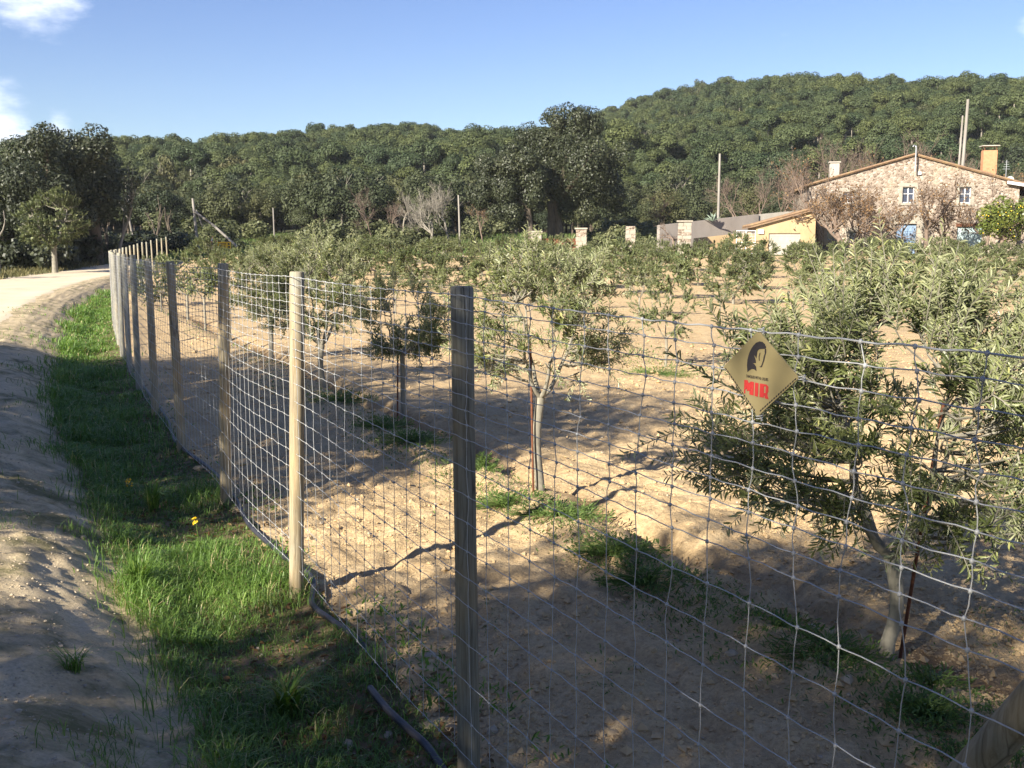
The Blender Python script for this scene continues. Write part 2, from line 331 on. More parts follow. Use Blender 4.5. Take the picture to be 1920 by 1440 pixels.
def post_mat(name='fence post wood', bias=0.1, k_=1.15):
    m, t, b = new_mat(name); v = coords(t, (1, 1, .06)); v2 = coords(t, (1, 1, .55))
    g = noise(t, 62, 5, .7, v, .6); st = noise(t, 3.5, 4, .6, v2); k = noise(t, 7, 2, .5, v2)
    oi = t.nodes.new('ShaderNodeObjectInfo')
    warm = ramp(t, g, [(.30, tuple(v_ * k_ for v_ in (.22, .15, .075))), (.5, tuple(v_ * k_ for v_ in (.36, .27, .15))), (.75, tuple(v_ * k_ for v_ in (.45, .355, .215)))])
    grey = ramp(t, g, [(.30, tuple(v_ * k_ for v_ in (.15, .138, .10))), (.5, tuple(v_ * k_ for v_ in (.26, .245, .19))), (.75, tuple(v_ * k_ for v_ in (.36, .345, .28)))])
    f = ramp(t, math_(t, 'ADD', st, math_(t, 'ADD', math_(t, 'MULTIPLY', oi.outputs['Random'], .25), bias)), [(.45, (0, 0, 0)), (.75, (1, 1, 1))])
    c = mixc(t, f, warm, grey)
    c = mixc(t, ramp(t, k, [(.62, (0, 0, 0)), (.70, (.85, .85, .85))]), c, (.10, .06, .032))
    # dark drying cracks that run with the grain
    vc = t.nodes.new('ShaderNodeTexVoronoi'); vc.feature = 'DISTANCE_TO_EDGE'; vc.inputs['Scale'].default_value = 26
    t.links.new(coords(t, (1, 1, .035)), vc.inputs['Vector'])
    cr_ = ramp(t, vc.outputs['Distance'], [(.0, (.18, .17, .15)), (.05, (1, 1, 1))])
    c = mixc(t, ramp(t, st, [(.4, (0, 0, 0)), (.6, (.9, .9, .9))]), c, mixc(t, 1.0, c, cr_, 'MULTIPLY'))
    t.links.new(c, b.inputs['Base Color']); b.inputs['Roughness'].default_value = .85; b.inputs['Specular IOR Level'].default_value = .2
    bump(t, b, g, .5, .004); return m
M['post'] = post_mat(); M['post_warm'] = post_mat('pale yellow post wood', -.12, 1.02); M['post_grey'] = post_mat('grey green post wood', .12, .8)  # pale copy toned for the sunlit post, grey copy darkened for the shaded one
M['wire'] = mat_noise('galvanised wire', [(.3, (.33, .33, .32)), (.7, (.45, .45, .435))], 30, 3, .55, 0, metal=.12, spec=.5)
M['pipe'] = mat_noise('black plastic pipe', [(.3, (.022, .022, .027)), (.7, (.05, .05, .058))], 12, 4, .45, .1, .002, spec=.5)
M['rust'] = mat_noise('rusty iron', [(.3, (.10, .035, .018)), (.7, (.20, .085, .045))], 20, 5, .9, .4, .004)
M['brass'] = mat_noise('dull brass plate', [(.3, (.33, .265, .125)), (.7, (.40, .325, .165))], 6, 3, .42, .05, .002, spec=.5, metal=.35)
def flat(name, col, rough=.6, spec=.3, metal=0):
    m, t, b = new_mat(name); n = noise(t, 7, 4, .6, coords(t))
    t.links.new(ramp(t, n, [(.3, tuple(c * .88 for c in col)), (.7, tuple(min(1, c * 1.08) for c in col))]), b.inputs['Base Color'])
    b.inputs['Roughness'].default_value = rough; b.inputs['Specular IOR Level'].default_value = spec; b.inputs['Metallic'].default_value = metal
    return m
M['ink'] = flat('dark print', (.028, .024, .026)); M['red'] = flat('red print', (.46, .035, .032)); M['yellow'] = flat('yellow sign', (.78, .47, .02), .4); M['white'] = flat('white paint', (.78, .78, .76), .5)
M['redp'] = flat('red sign border', (.5, .04, .035), .4); M['grey_metal'] = flat('grey metal', (.45, .46, .47), .45, .4, .6)
def stone_mat():
    m, t, b = new_mat('rubble stone wall'); v = coords(t, (1, 1, 1.5))
    vo = t.nodes.new('ShaderNodeTexVoronoi'); vo.inputs['Scale'].default_value = 4.6; t.links.new(v, vo.inputs['Vector'])
    ve = t.nodes.new('ShaderNodeTexVoronoi'); ve.feature = 'DISTANCE_TO_EDGE'; ve.inputs['Scale'].default_value = 4.6; t.links.new(v, ve.inputs['Vector'])
    sp = t.nodes.new('ShaderNodeSeparateColor'); t.links.new(vo.outputs['Color'], sp.inputs[0])
    c = ramp(t, sp.outputs[0], [(0, (.13, .095, .072)), (.35, (.24, .185, .14)), (.7, (.34, .275, .215)), (1, (.47, .41, .34))])
    c = mixc(t, ramp(t, ve.outputs['Distance'], [(.0, (1, 1, 1)), (.09, (0, 0, 0))]), c, (.34, .28, .22))
    pl = noise(t, .35, 5, .65, coords(t)); c = mixc(t, ramp(t, pl, [(.56, (0, 0, 0)), (.7, (.75, .75, .75))]), c, (.40, .32, .22))
    t.links.new(c, b.inputs['Base Color']); b.inputs['Roughness'].default_value = .95; b.inputs['Specular IOR Level'].default_value = .1
    bump(t, b, ve.outputs['Distance'], .8, .12); return m
M['stone'] = stone_mat()
M['dressed'] = mat_noise('pale dressed stone', [(.3, (.27, .235, .185)), (.7, (.40, .355, .285))], 3, 5, .9, .3, .02)
M['plaster'] = mat_noise('ochre plaster', [(.3, (.40, .275, .145)), (.7, (.50, .365, .215))], .8, 6, .9, .15, .02, scale2=.35, stops2=[(.35, (.8, .8, .82)), (.6, (1.05, 1.05, 1.05))])
M['blue'] = mat_noise('faded blue paint', [(.3, (.16, .24, .36)), (.7, (.26, .35, .47))], 3, 5, .8, .2, .01, (3, 1, .5))
M['pale_blue'] = mat_noise('pale blue paint', [(.3, (.33, .43, .44)), (.7, (.45, .53, .53))], 2, 5, .8, .2, .01)
M['glass'] = flat('dark window glass', (.05, .06, .09), .12, .6)
M['tile'] = mat_noise('clay roof tile', [(.3, (.18, .11, .07)), (.55, (.26, .17, .10)), (.8, (.34, .26, .10))], 2.5, 6, .9, .3, .02)
M['brick'] = mat_noise('orange brick', [(.3, (.42, .20, .10)), (.7, (.52, .28, .15))], 5, 5, .9, .3, .01)
M['render'] = mat_noise('grey rendered wall', [(.3, (.27, .235, .205)), (.7, (.36, .315, .275))], .7, 7, .95, .2, .02, (1, 1, .4))
M['concrete'] = mat_noise('pale concrete', [(.3, (.34, .31, .26)), (.7, (.45, .42, .36))], 1.2, 6, .9, .2, .02, (1, 1, .4))
M['agave'] = mat_leaf('agave leaves', [(0, (.2, .27, .2)), (1, (.33, .40, .31))], None, .5, 0)
M['timber'] = mat_noise('grey pole wood', [(.3, (.20, .18, .155)), (.7, (.34, .31, .27))], 6, 5, .9, .4, .01, (1, 1, .1))

# ------------------------------------------------------------------ plan of the place
_yk = np.array([-60, 10, 12, 16, 22, 30, 40, 50, 60, 75, 100, 200.]); _sk = np.array([.485, .485, .445, .425, .40, .372, .315, .27, .21, .13, .05, 0])
_yy = np.arange(-40, 160, .05); _xx = -np.cumsum(np.interp(_yy, _yk, _sk)) * .05; _xx += -.17 - np.interp(3.7, _yy, _xx)
def xf(y): return np.interp(y, _yy, _xx)
def slope(y): return np.interp(y, _yk, _sk)
def S(x, y): return (xf(y) - x) / np.sqrt(1 + slope(y) ** 2)      # metres to the left of the fence
def fp(y, s):                                                      # point s metres left of the fence
    k = slope(y); q = np.sqrt(1 + k * k); return xf(y) - s / q, y - s * k / q
ROWU = np.array([-.4138, .9103]); ROWN = np.array([.9103, .4138]); A0 = float(ROWN @ np.array([1.8, 4.84])); RS = 5.99
def rowa(x, y): return ROWN[0] * x + ROWN[1] * y - A0
CUT = np.array([-210, -133, -65, -11, 10, 29, 61, 90, 118, 145, 169, 300.]); CZ = np.array([8, 20, 24, 23, 26, 36, 44, 44, 43, 36, 31, 24.])
def hill(x, y):
    t = np.clip((y - 122) / 240.0, 0, 1); prof = t * (1.55 - .55 * t) * smooth(t * 3.0 + .1)
    b = np.interp(x + (y - 350) * .12, CUT, CZ) * prof * np.where(y > 362, 1 - .25 * smooth((y - 362) / 150), 1)
    return b + fbm(x * .02, y * .02, 5) * 10 * smooth((y - 140) / 80)
def zf(y): return 1.25 * smooth((y - 34) / 58.0) + 2.3 * smooth((y - 92) / 34.0)
def zleft(y): return .38 + 1.0 * smooth((y - 60) / 50.0) + 2.1 * smooth((y - 92) / 34.0)
def zfield(x, y, rough=1.0):
    z = zf(y) + fbm(x * .55, y * .55, 11) * .07
    a = rowa(x, y); near = np.clip(1.4 - y / 30.0, .15, 1)
    wob = fbm(x * .8, y * .8, 21) * .35
    z = z + .020 * np.sin((a + fbm(x * .5, y * .5, 27) * .5) * 2 * math.pi / .52) * np.clip(1.5 - y / 14.0, 0, 1) * np.clip(.6 + 2 * fbm(x * .4, y * .4, 29), 0, 1.2)
    z = z - .19 * np.exp(-((a + wob - .22) / .13) ** 2) * np.clip(.7 + 2.2 * fbm(x * .9 + 5, y * .9, 23), .1, 1.2) * np.where(np.abs(a) < 1, 1, 0) + .055 * np.exp(-((a + wob + .3) / .28) ** 2)
    z = z + near * (np.abs(fbm(x * 3.2, y * 3.2, 31, 3)) * .11 - .02)
    amp = np.clip(1.25 - y / 17.0, 0, 1) * np.clip(.75 + 1.8 * fbm(x * .8, y * .8, 47), .3, 1.35)
    z = z + rough * amp * (worley(x * 6.5, y * 6.5, 41) * .042 + worley(x * 13.5, y * 13.5, 43) * .026 + fbm(x * 30, y * 30, 45, 2) * .012 - .03)
    return z
def zverge(s, x, y):
    prof = np.interp(s, [-.4, -.1, .25, .6, 1.0, 1.45, 1.9, 2.3, 3.0], [-.06, .0, -.03, -.06, .03, .24, .355, .385, .37])
    w_ = np.interp(s, [0, .8, 1.2, 1.9, 2.4], [.4, .4, 1, .8, .2])
    return prof + zleft(y) - .38 + w_ * (fbm(x * 1.6, y * 1.6, 51, 4) * .10 + np.abs(fbm(x * 5, y * 5, 55, 3)) * .045 + fbm(x * 13, y * 13, 57, 3) * .03 + worley(x * 11, y * 11, 59) * .012)
def zat(x, y):
    s = float(S(x, y))
    if y > 84: return float(zg(np.array([x]), np.array([y]))[0])
    if s > 2.2: return float(zleft(y))
    if s > -.05: return float(zverge(s, np.array([x]), np.array([y]))[0])
    return float(zfield(np.array([x]), np.array([y]))[0])
def zg(x, y):
    s = S(x, y); t = smooth((s + 2) / 8.0); z = zf(y) * (1 - t) + zleft(y) * t + hill(x, y) + fbm(x * .12, y * .12, 61) * .5 * smooth((y - 84) / 12)
    return z
def grid(xs, ys, zfun):
    X, Y = np.meshgrid(xs, ys); Z = zfun(X, Y); nx, ny = len(xs), len(ys)
    i = np.arange(nx - 1)[None, :]; j = np.arange(ny - 1)[:, None]; b = j * nx + i
    F = np.stack([b, b + 1, b + nx + 1, b + nx], -1).reshape(-1, 4)
    return np.stack([X, Y, Z], -1).reshape(-1, 3), F
def graded(lo, a, b, hi, st, g):
    mid = list(np.arange(a, b, st)); up = []; v = mid[-1]; d = st
    while v < hi: d *= g; v += d; up.append(v)
    dn = []; v = mid[0]; d = st
    while v > lo: d *= g; v -= d; dn.append(v)
    return np.array(dn[::-1] + mid + up)

# ------------------------------------------------------------------ ground sheets
def zbase(x, y):
    z = zg(x, y); s = S(x, y)
    infield = (s < 6.6) & (y < 83); return np.where(infield, z - .8 * smooth((6.6 - s) / .8) * smooth((83.5 - y) / 1.5) - .02, z - .0)
V, F = grid(graded(-420, -60, 60, 420, 1.2, 1.05), graded(-60, -8, 130, 620, 1.0, 1.04), zbase)
cz = V[F].mean(1); mi = (cz[:, 1] > 128)
g = MB(); g.add(V, F[~mi], 0, sm=True).add(V, F[mi], 1, sm=True)
tag(g.build('ground', [M['ground'], M['hill']]), kind='structure')

xs = graded(-40, -3.2, 4.2, 58, .026, 1.035); ys = graded(-4, 2.6, 9.6, 83.5, .026, 1.02)
def zfs(x, y):
    s = S(x, y); return zfield(x, y) - .7 * smooth((s + .10 + .25 * fbm(x * 4, y * 4, 49)) / .6)
V, F = grid(xs, ys, zfs); c = V[F].mean(1); F = F[S(c[:, 0], c[:, 1]) < 1.0]; c = V[F].mean(1); a_ = rowa(c[:, 0], c[:, 1]); wet = np.exp(-((a_ + fbm(c[:, 0] * .8, c[:, 1] * .8, 21) * .35 - .22) / .15) ** 2) * np.clip(.75 + 2.2 * fbm(c[:, 0] * 1.6, c[:, 1] * 1.6, 25), 0, 1) * (c[:, 1] < 30)
tag(MB().add(V, F, 0, wet, sm=True).build('field', M['soil']), kind='structure')

ts = graded(-8, 2.4, 11, 84, .034, 1.022); ss = np.concatenate([np.arange(-.3, 2.45, .034)])
T, SS = np.meshgrid(ts, ss); X, Y = fp(T, SS); Z = zverge(SS, X, Y) - .12 * smooth((-.02 - SS) / .25)
n1, n2 = len(ts), len(ss); b = np.arange(n2 - 1)[:, None] * n1 + np.arange(n1 - 1)[None, :]
F = np.stack([b, b + n1, b + n1 + 1, b + 1], -1).reshape(-1, 4); sm_ = (SS + fbm(X * 2.2, Y * 2.2, 71) * .35).ravel()[F].mean(1)
gv = MB(); Vv = np.stack([X, Y, Z], -1).reshape(-1, 3); yq = Vv[F].mean(1)[:, 1]; gv.add(Vv, F, 0, 1 - smooth((sm_ / np.interp(yq, [3, 4.6, 6.5, 9], [.78, .84, .94, 1.0]) - .82) / .36), sm=True)
tag(gv.build('verge', M['verge']), kind='structure')

ts = graded(-9, 2, 30, 86, .3, 1.03); ss = np.array([2.16, 2.3, 2.5, 2.8, 3.2, 3.7, 4.3, 4.9, 5.4, 5.8, 6.2, 6.7, 7.2])
T, SS = np.meshgrid(ts, ss); X, Y = fp(T, SS)
Z = zleft(Y) + .012 + fbm(X * .7, Y * .7, 81) * .03 - .05 * smooth((SS - 6.2) / .8) - .03 * np.exp(-((SS - 3.3) / .35) ** 2) - .03 * np.exp(-((SS - 5.1) / .35) ** 2) - .03 * smooth((2.3 - SS) / .15)
n1, n2 = len(ts), len(ss); b = np.arange(n2 - 1)[:, None] * n1 + np.arange(n1 - 1)[None, :]
F = np.stack([b, b + n1, b + n1 + 1, b + 1], -1).reshape(-1, 4)
tag(MB().add(np.stack([X, Y, Z], -1).reshape(-1, 3), F, sm=True).build('road', M['road']), kind='structure')

# ------------------------------------------------------------------ fence of posts and wire
PY = 3.7; KQ = math.sqrt(1 + .485 ** 2)
fence = empty('wire_fence', (float(xf(3.7)), 3.7, 0), 0, 'long stock fence of round wooden posts and square galvanised wire mesh along the ditch', 'fence')
fx0, fy0 = float(xf(3.7)), 3.7
def fence_pts(step, t0, t1):
    """points at every step of length along the fence from the nearest post"""
    y = np.linspace(-12, 130, 8000); x = xf(y); L = np.concatenate(([0], np.cumsum(np.hypot(np.diff(x), np.diff(y))))); L -= np.interp(3.7, y, L)
    t = np.arange(t0, t1, step); yy = np.interp(t, L, y); return t, xf(yy), yy
rng = np.random.default_rng(4)
HP = 1.85
post_meshes = []
for k in range(5):
    q = MB(); n = 14; zz = np.linspace(-.35, HP, n); zz[-1] = HP
    r = .0405 * (1 + .03 * np.sin(zz * 2.2 + k) + rng.normal(0, .012, n)) + .003 * (HP - zz) / HP
    zz = np.append(zz, HP + .006); r = np.append(r, r[-1] * .86)
    P = np.stack([.008 * np.sin(zz * 1.3 + k * 2), .008 * np.cos(zz * 1.1 + k), zz], 1)
    tube(q, P, r, 20); post_meshes.append(q.mesh('post', M['post']))
tp, xp, yp = fence_pts(2.36, 0, 64)
tp = np.concatenate(([-2.62], tp)); xp = np.concatenate(([fp(3.7 + 0, 0)[0] + 2.62 * .485 / KQ], xp)); yp = np.concatenate(([3.7 - 2.62 / KQ], yp))
for i, (x, y) in enumerate(zip(xp, yp)):
    o = bpy.data.objects.new('post', post_meshes[(i + 2) % 5]); C.objects.link(o); o.parent = fence
    o.location = (x - fx0, y - fy0, float(zf(y)) - .0 + rng.normal(0, .012) * (i > 2))
    o.rotation_euler = (R(rng.normal(0, .5)), R(rng.normal(0, .5)), rng.uniform(0, 6.28))
    if i == 1: o.rotation_euler = (0, R(.1), 2.2)
    if i in (1, 2):
        o.data = o.data.copy(); o.data.materials[0] = M['post_grey' if i == 1 else 'post_warm']; o['label'] = 'grey green weathered post' if i == 1 else 'pale yellow sunlit post'
        if i == 2: o.location.x -= .04
# diagonal brace of the corner post off the right edge
q = MB(); d = np.array([.437, -.9]) / math.hypot(.437, .9)
def ft(t, z, off=0): return (t * d[0] + off * .9, t * d[1] + off * .437, z)
tube(q, [ft(1.42, -.1, .075), ft(2.0, .8, .075), ft(2.56, 1.68, .075)], [.035, .034, .033], 16); q.build('brace', M['post_grey'], fence)
# rows of line wire: fine spacing at the top, wide at the bottom
zs = [1.83]
for n, dz in ((1, .042), (9, .0505), (6, .1), (5, .147)):
    for _ in range(n): zs.append(zs[-1] - dz)
zs = np.array([z for z in zs if z > .03])
t, X, Y = fence_pts(.05, -2.7, 40); gz = zf(Y); wob = rng.normal(0, 1, (len(zs), len(t)))
TT = np.arange(-2.7, 40, .15)
def knotpos(row, tt):
    """where a row of wire runs at length tt along the fence: sags and creases alike for line wires and stays"""
    sag = np.sin((tt % 2.36) / 2.36 * math.pi)
    return zs[row] - .012 * sag + .009 * np.interp(tt, TT, _cre[row])
_cre = np.cumsum(rng.normal(0, .25, (len(zs), len(TT))), 1); _cre -= np.array([np.convolve(r, np.ones(9) / 9, 'same') for r in _cre]); _cre = _cre * .8 + rng.normal(0, .10, _cre.shape)
_cre[0] *= .2
_dx = np.cumsum(rng.normal(0, .0042, (len(TT), len(zs))), 1); _dx += rng.normal(0, .0045, _dx.shape); _dx -= _dx.mean(1, keepdims=True)   # sideways wander of every stay
sh = np.array([.05 * math.sin(1.7 * a) for a in TT]) * .25
_dx += np.outer(sh, (zs - .9) / .9)
_off = np.array([[.012 * math.sin(2.1 * a + .8 * z) for z in zs] for a in TT])
for i in range(len(zs)):
    zz = knotpos(i, t) + gz + .0022 * np.sin(t / .15 * math.pi * 2 + i)
    offs = np.interp(t, TT, _off[:, i]) + .047
    k = slope(Y) / np.sqrt(1 + slope(Y) ** 2); kc = 1 / np.sqrt(1 + slope(Y) ** 2)
    P = np.stack([X - offs * kc - fx0, Y - offs * k - fy0, zz], 1)
    q = MB(); tube(q, P, np.full(len(P), .0021 if i == 0 else .00145), 5); o = q.build('line_wire', M['wire'], fence)
tS, XS, YS = fence_pts(.15, -2.7, 40); gS = zf(YS); kS = slope(YS) / np.sqrt(1 + slope(YS) ** 2); kcS = 1 / np.sqrt(1 + slope(YS) ** 2)
icoV, icoF = ico()
for j in range(len(tS)):
    z = np.array([knotpos(i, tS[j]) for i in range(len(zs))]) + gS[j]; a = _dx[min(j, len(TT) - 1)]; off = _off[min(j, len(TT) - 1)] + .049
    # along the fence the wire wanders by a, across it by off
    bx = XS[j] - off * kcS[j] - a * kS[j]; by = YS[j] - off * kS[j] + a * kcS[j]
    P = np.stack([bx - fx0, by - fy0, z], 1)
    if tS[j] < 9:                                                # bow each piece between two knots a little
        mid = (P[1:] + P[:-1]) / 2; amp = rng.normal(0, .0028, len(mid)); mid[:, 0] -= amp * kS[j]; mid[:, 1] += amp * kcS[j]
        Q = np.empty((len(P) * 2 - 1, 3)); Q[0::2] = P; Q[1::2] = mid
    else: Q = P
    q = MB(); tube(q, Q, np.full(len(Q), .0013), 4 if tS[j] < 12 else 3)
    if tS[j] < 16:                                              # the wrap of the stay round each line wire
        sc = np.array([.0048, .0048, .0062])
        Vk = (icoV[None] * sc + P[:, None, :]); q.add(Vk.reshape(-1, 3), (icoF[None] + (np.arange(len(P)) * 12)[:, None, None]).reshape(-1, 3), sm=True)
    q.build('stay_wire', M['wire'], fence)

# sign plate wired to the fence
ts_ = 1.69; sc_ = empty('fence_sign', (fx0 + ts_ * d[0] - .9 * .058, fy0 + ts_ * d[1] - .437 * .058, 1.735), math.atan2(-.9, .437),
                         'diamond shaped dull brass plate with a horse head and red letters on the fence', 'sign')
# local x runs along the fence to the right, local -y faces the road
KX, KZ = 1 / 552.0, 1 / 835.0
def sp(px, py): return ((px - 1428) * KX, -(py - 692 - (px - 1428) * .165) * KZ)
q = MB(); q.prism([sp(1425, 617), sp(1362, 680), sp(1428, 768), sp(1496, 699)][::1], -.0012, .0012); q.build('plate', M['brass'], sc_)
def cz_(x, y): return sp(1320 + x / 8.0, 600 + y / 8.0)
def flatpoly(polys, y0, y1):
    q = MB()
    for p in polys: q.prism(p[::-1], y0, y1)
    return q
mane = [(705,716),(696,620),(700,540),(713,485),(730,430),(752,385),(780,340),(815,305),(860,287),(905,297),(938,330),(958,372),(945,392),(905,392),(868,394),(846,408),(834,436),(830,480),(826,520),(815,500),(792,466),(800,505),(816,545),(822,590),(800,588),(778,590),(805,612),(824,640),(832,700),(800,676),(768,670),(735,688)]
def clip_ear(poly):
    """ear clipping, so that the concave outline fills cleanly"""
    P = list(poly); out_ = []
    def area(p): return sum(p[i][0] * p[(i + 1) % len(p)][1] - p[(i + 1) % len(p)][0] * p[i][1] for i in range(len(p)))
    if area(P) < 0: P.reverse()
    def cross(a, b, c): return (b[0]-a[0])*(c[1]-a[1]) - (b[1]-a[1])*(c[0]-a[0])
    g_ = 0
    while len(P) > 3 and g_ < 2000:
        g_ += 1
        for i in range(len(P)):
            a, b_, c_ = P[i-1], P[i], P[(i+1) % len(P)]
            if cross(a, b_, c_) <= 0: continue
            if any(cross(a, b_, p) >= 0 and cross(b_, c_, p) >= 0 and cross(c_, a, p) >= 0 for p in P if p not in (a, b_, c_)): continue
            out_.append((a, b_, c_)); P.pop(i); break
        else: break
    out_.append(tuple(P[:3])); return out_
tri = [[cz_(*p) for p in t_] for t_ in clip_ear(mane)]
face = [[(940,388),(958,395),(960,450),(944,462)],[(944,462),(960,450),(946,500),(930,497)],[(930,497),(946,500),(936,560),(922,556)],[(922,556),(936,560),(918,610),(906,606)],[(906,606),(918,610),(908,646),(892,640)],[(892,640),(908,646),(890,650),(880,644)],[(880,644),(890,650),(884,636),(878,632)],
        [(872,450),(880,446),(868,500),(860,498)],[(860,498),(868,500),(872,560),(864,556)],[(718,512),(748,515),(748,522),(714,524)][::-1]]
face = [f for f in face[:-1]]
q = flatpoly(tri + [[cz_(*p) for p in f] for f in face], -.0022, -.0013); q.build('horse_head_print', M['ink'], sc_)
def lt(ax0, ay0, wd, hg, segs, sl=.165):
    """letter strokes in unit box -> px polygons sheared along the plate"""
    return [[sp(ax0 + u * wd, ay0 + v * hg + (u * wd) * sl) for u, v in s] for s in segs]
def zz(x, y): return sp(1380 + x / 19.2, 690 + y / 19.2)
let = [[(440,260),(545,265),(610,420),(530,420)],[(440,260),(530,420),(530,560),(440,560)],[(440,560),(530,560),(480,590),(480,725),(440,725)],[(530,420),(610,420),(660,310),(690,420)],[(530,420),(700,420),(660,620),(545,640)],
       [(660,310),(770,330),(770,785),(690,770),(690,420)],[(630,600),(690,600),(690,770),(630,755)],[(815,345),(925,365),(925,825),(815,800)],[(980,375),(1120,395),(1120,850),(980,830)],[(1120,395),(1200,410),(1260,480),(1120,460)],[(1180,470),(1260,480),(1265,650),(1180,690)],[(1120,690),(1180,690),(1265,650),(1235,720),(1120,780)],[(1150,775),(1235,720),(1275,895),(1160,870)]]
q = flatpoly([[zz(*p) for p in l] for l in let], -.0022, -.0013); q.build('red_lettering', M['red'], sc_)
fc = bpy.data.curves.new('small_lettering', 'FONT'); fc.body = 'TANQUES METAL\u00b7LIQUES'; fc.size = .0085; fc.extrude = .0003; fc.align_x = 'CENTER'
fo = bpy.data.objects.new('small_lettering', fc); C.objects.link(fo); fo.parent = sc_; a_, b_ = sp(1425.5, 702)
fo.location = (a_, -.0017, b_); fo.rotation_euler = (R(90), 0, 0); fo.scale = (.74, 1, 1); fc.materials.append(M['ink'])
bpy.context.view_layer.update(); fm = bpy.data.meshes.new_from_object(fo.evaluated_get(bpy.context.evaluated_depsgraph_get())); fo2 = bpy.data.objects.new('small_lettering_print', fm); C.objects.link(fo2); fo2.parent = sc_; fo2.location = fo.location; fo2.rotation_euler = fo.rotation_euler; fo2.scale = fo.scale; bpy.data.objects.remove(fo); fo2.name = 'small_lettering'
q = MB()
for (A_, B_) in ((sp(1366, 686), sp(1424, 763)), (sp(1432, 763), sp(1492, 704))):
    for k in range(16):
        u = (k + .2) / 16; x_ = lerp(A_[0], B_[0], u); z_ = lerp(A_[1], B_[1], u) + .0035; x2 = lerp(A_[0], B_[0], u + .035); z2 = lerp(A_[1], B_[1], u + .035) + .0035
        q.prism([(x_, z_), (x2, z2), (x2, z2 + .0032), (x_, z_ + .0032)][::1], -.0022, -.0013)
q.build('edge_print', M['ink'], sc_)
for p_ in (sp(1426, 617), sp(1360, 682), sp(1428, 770), sp(1497, 700)):
    q = MB(); th = np.linspace(0, 2 * math.pi * 2.3, 26); tube(q, np.stack([p_[0] + .006 * np.cos(th), .004 + .007 * np.sin(th), p_[1] + np.linspace(-.006, .006, 26)], 1), np.full(26, .0012), 5); q.build('wire_tie', M['wire'], sc_)

# black irrigation pipes along the fence
def pipe(name, pts, r, label, extra=None):
    P = np.array(pts, float); u = np.linspace(0, len(P) - 1, len(P) * 8); i = np.clip(u.astype(int), 0, len(P) - 2); f = (u - i)[:, None]
    p0 = P[np.clip(i - 1, 0, None)]; p1 = P[i]; p2 = P[i + 1]; p3 = P[np.clip(i + 2, None, len(P) - 1)]
    Q = .5 * (2 * p1 + (p2 - p0) * f + (2 * p0 - 5 * p1 + 4 * p2 - p3) * f ** 2 + (3 * p1 - p0 - 3 * p2 + p3) * f ** 3)
    q = MB(); tube(q, Q, np.full(len(Q), r), 12); return tag(q.build(name, M['pipe']), label, 'pipe')
pp = []
for y in (16, 12, 10.4, 9, 8, 7.2, 6.4, 5.95): x, y2 = fp(y, -.05 + .05 * math.sin(y * 2)); pp.append((x, y2, zat(float(x), y2) + .03))
pp += [(-1.12, 5.62, zat(-1.12, 5.62) + .02), (-.96, 5.33, zat(-.96, 5.33) + .018), (-.80, 5.10, zat(-.80, 5.10) + .018), (-.69, 4.9, zat(-.69, 4.9) + .018), (-.655, 4.74, zat(-.655, 4.74) + .016)]
pipe('irrigation_pipe', pp, .0165, 'long black irrigation pipe ending between two posts at the fence foot')
pipe('irrigation_pipe', [(-.63, 4.40, .05), (-.53, 4.20, .045), (-.42, 4.03, .035), (-.33, 3.90, .02), (-.2, 3.6, 0), (-.05, 3.2, 0)], .0165, 'short black pipe starting with an open end beside the nearest post')

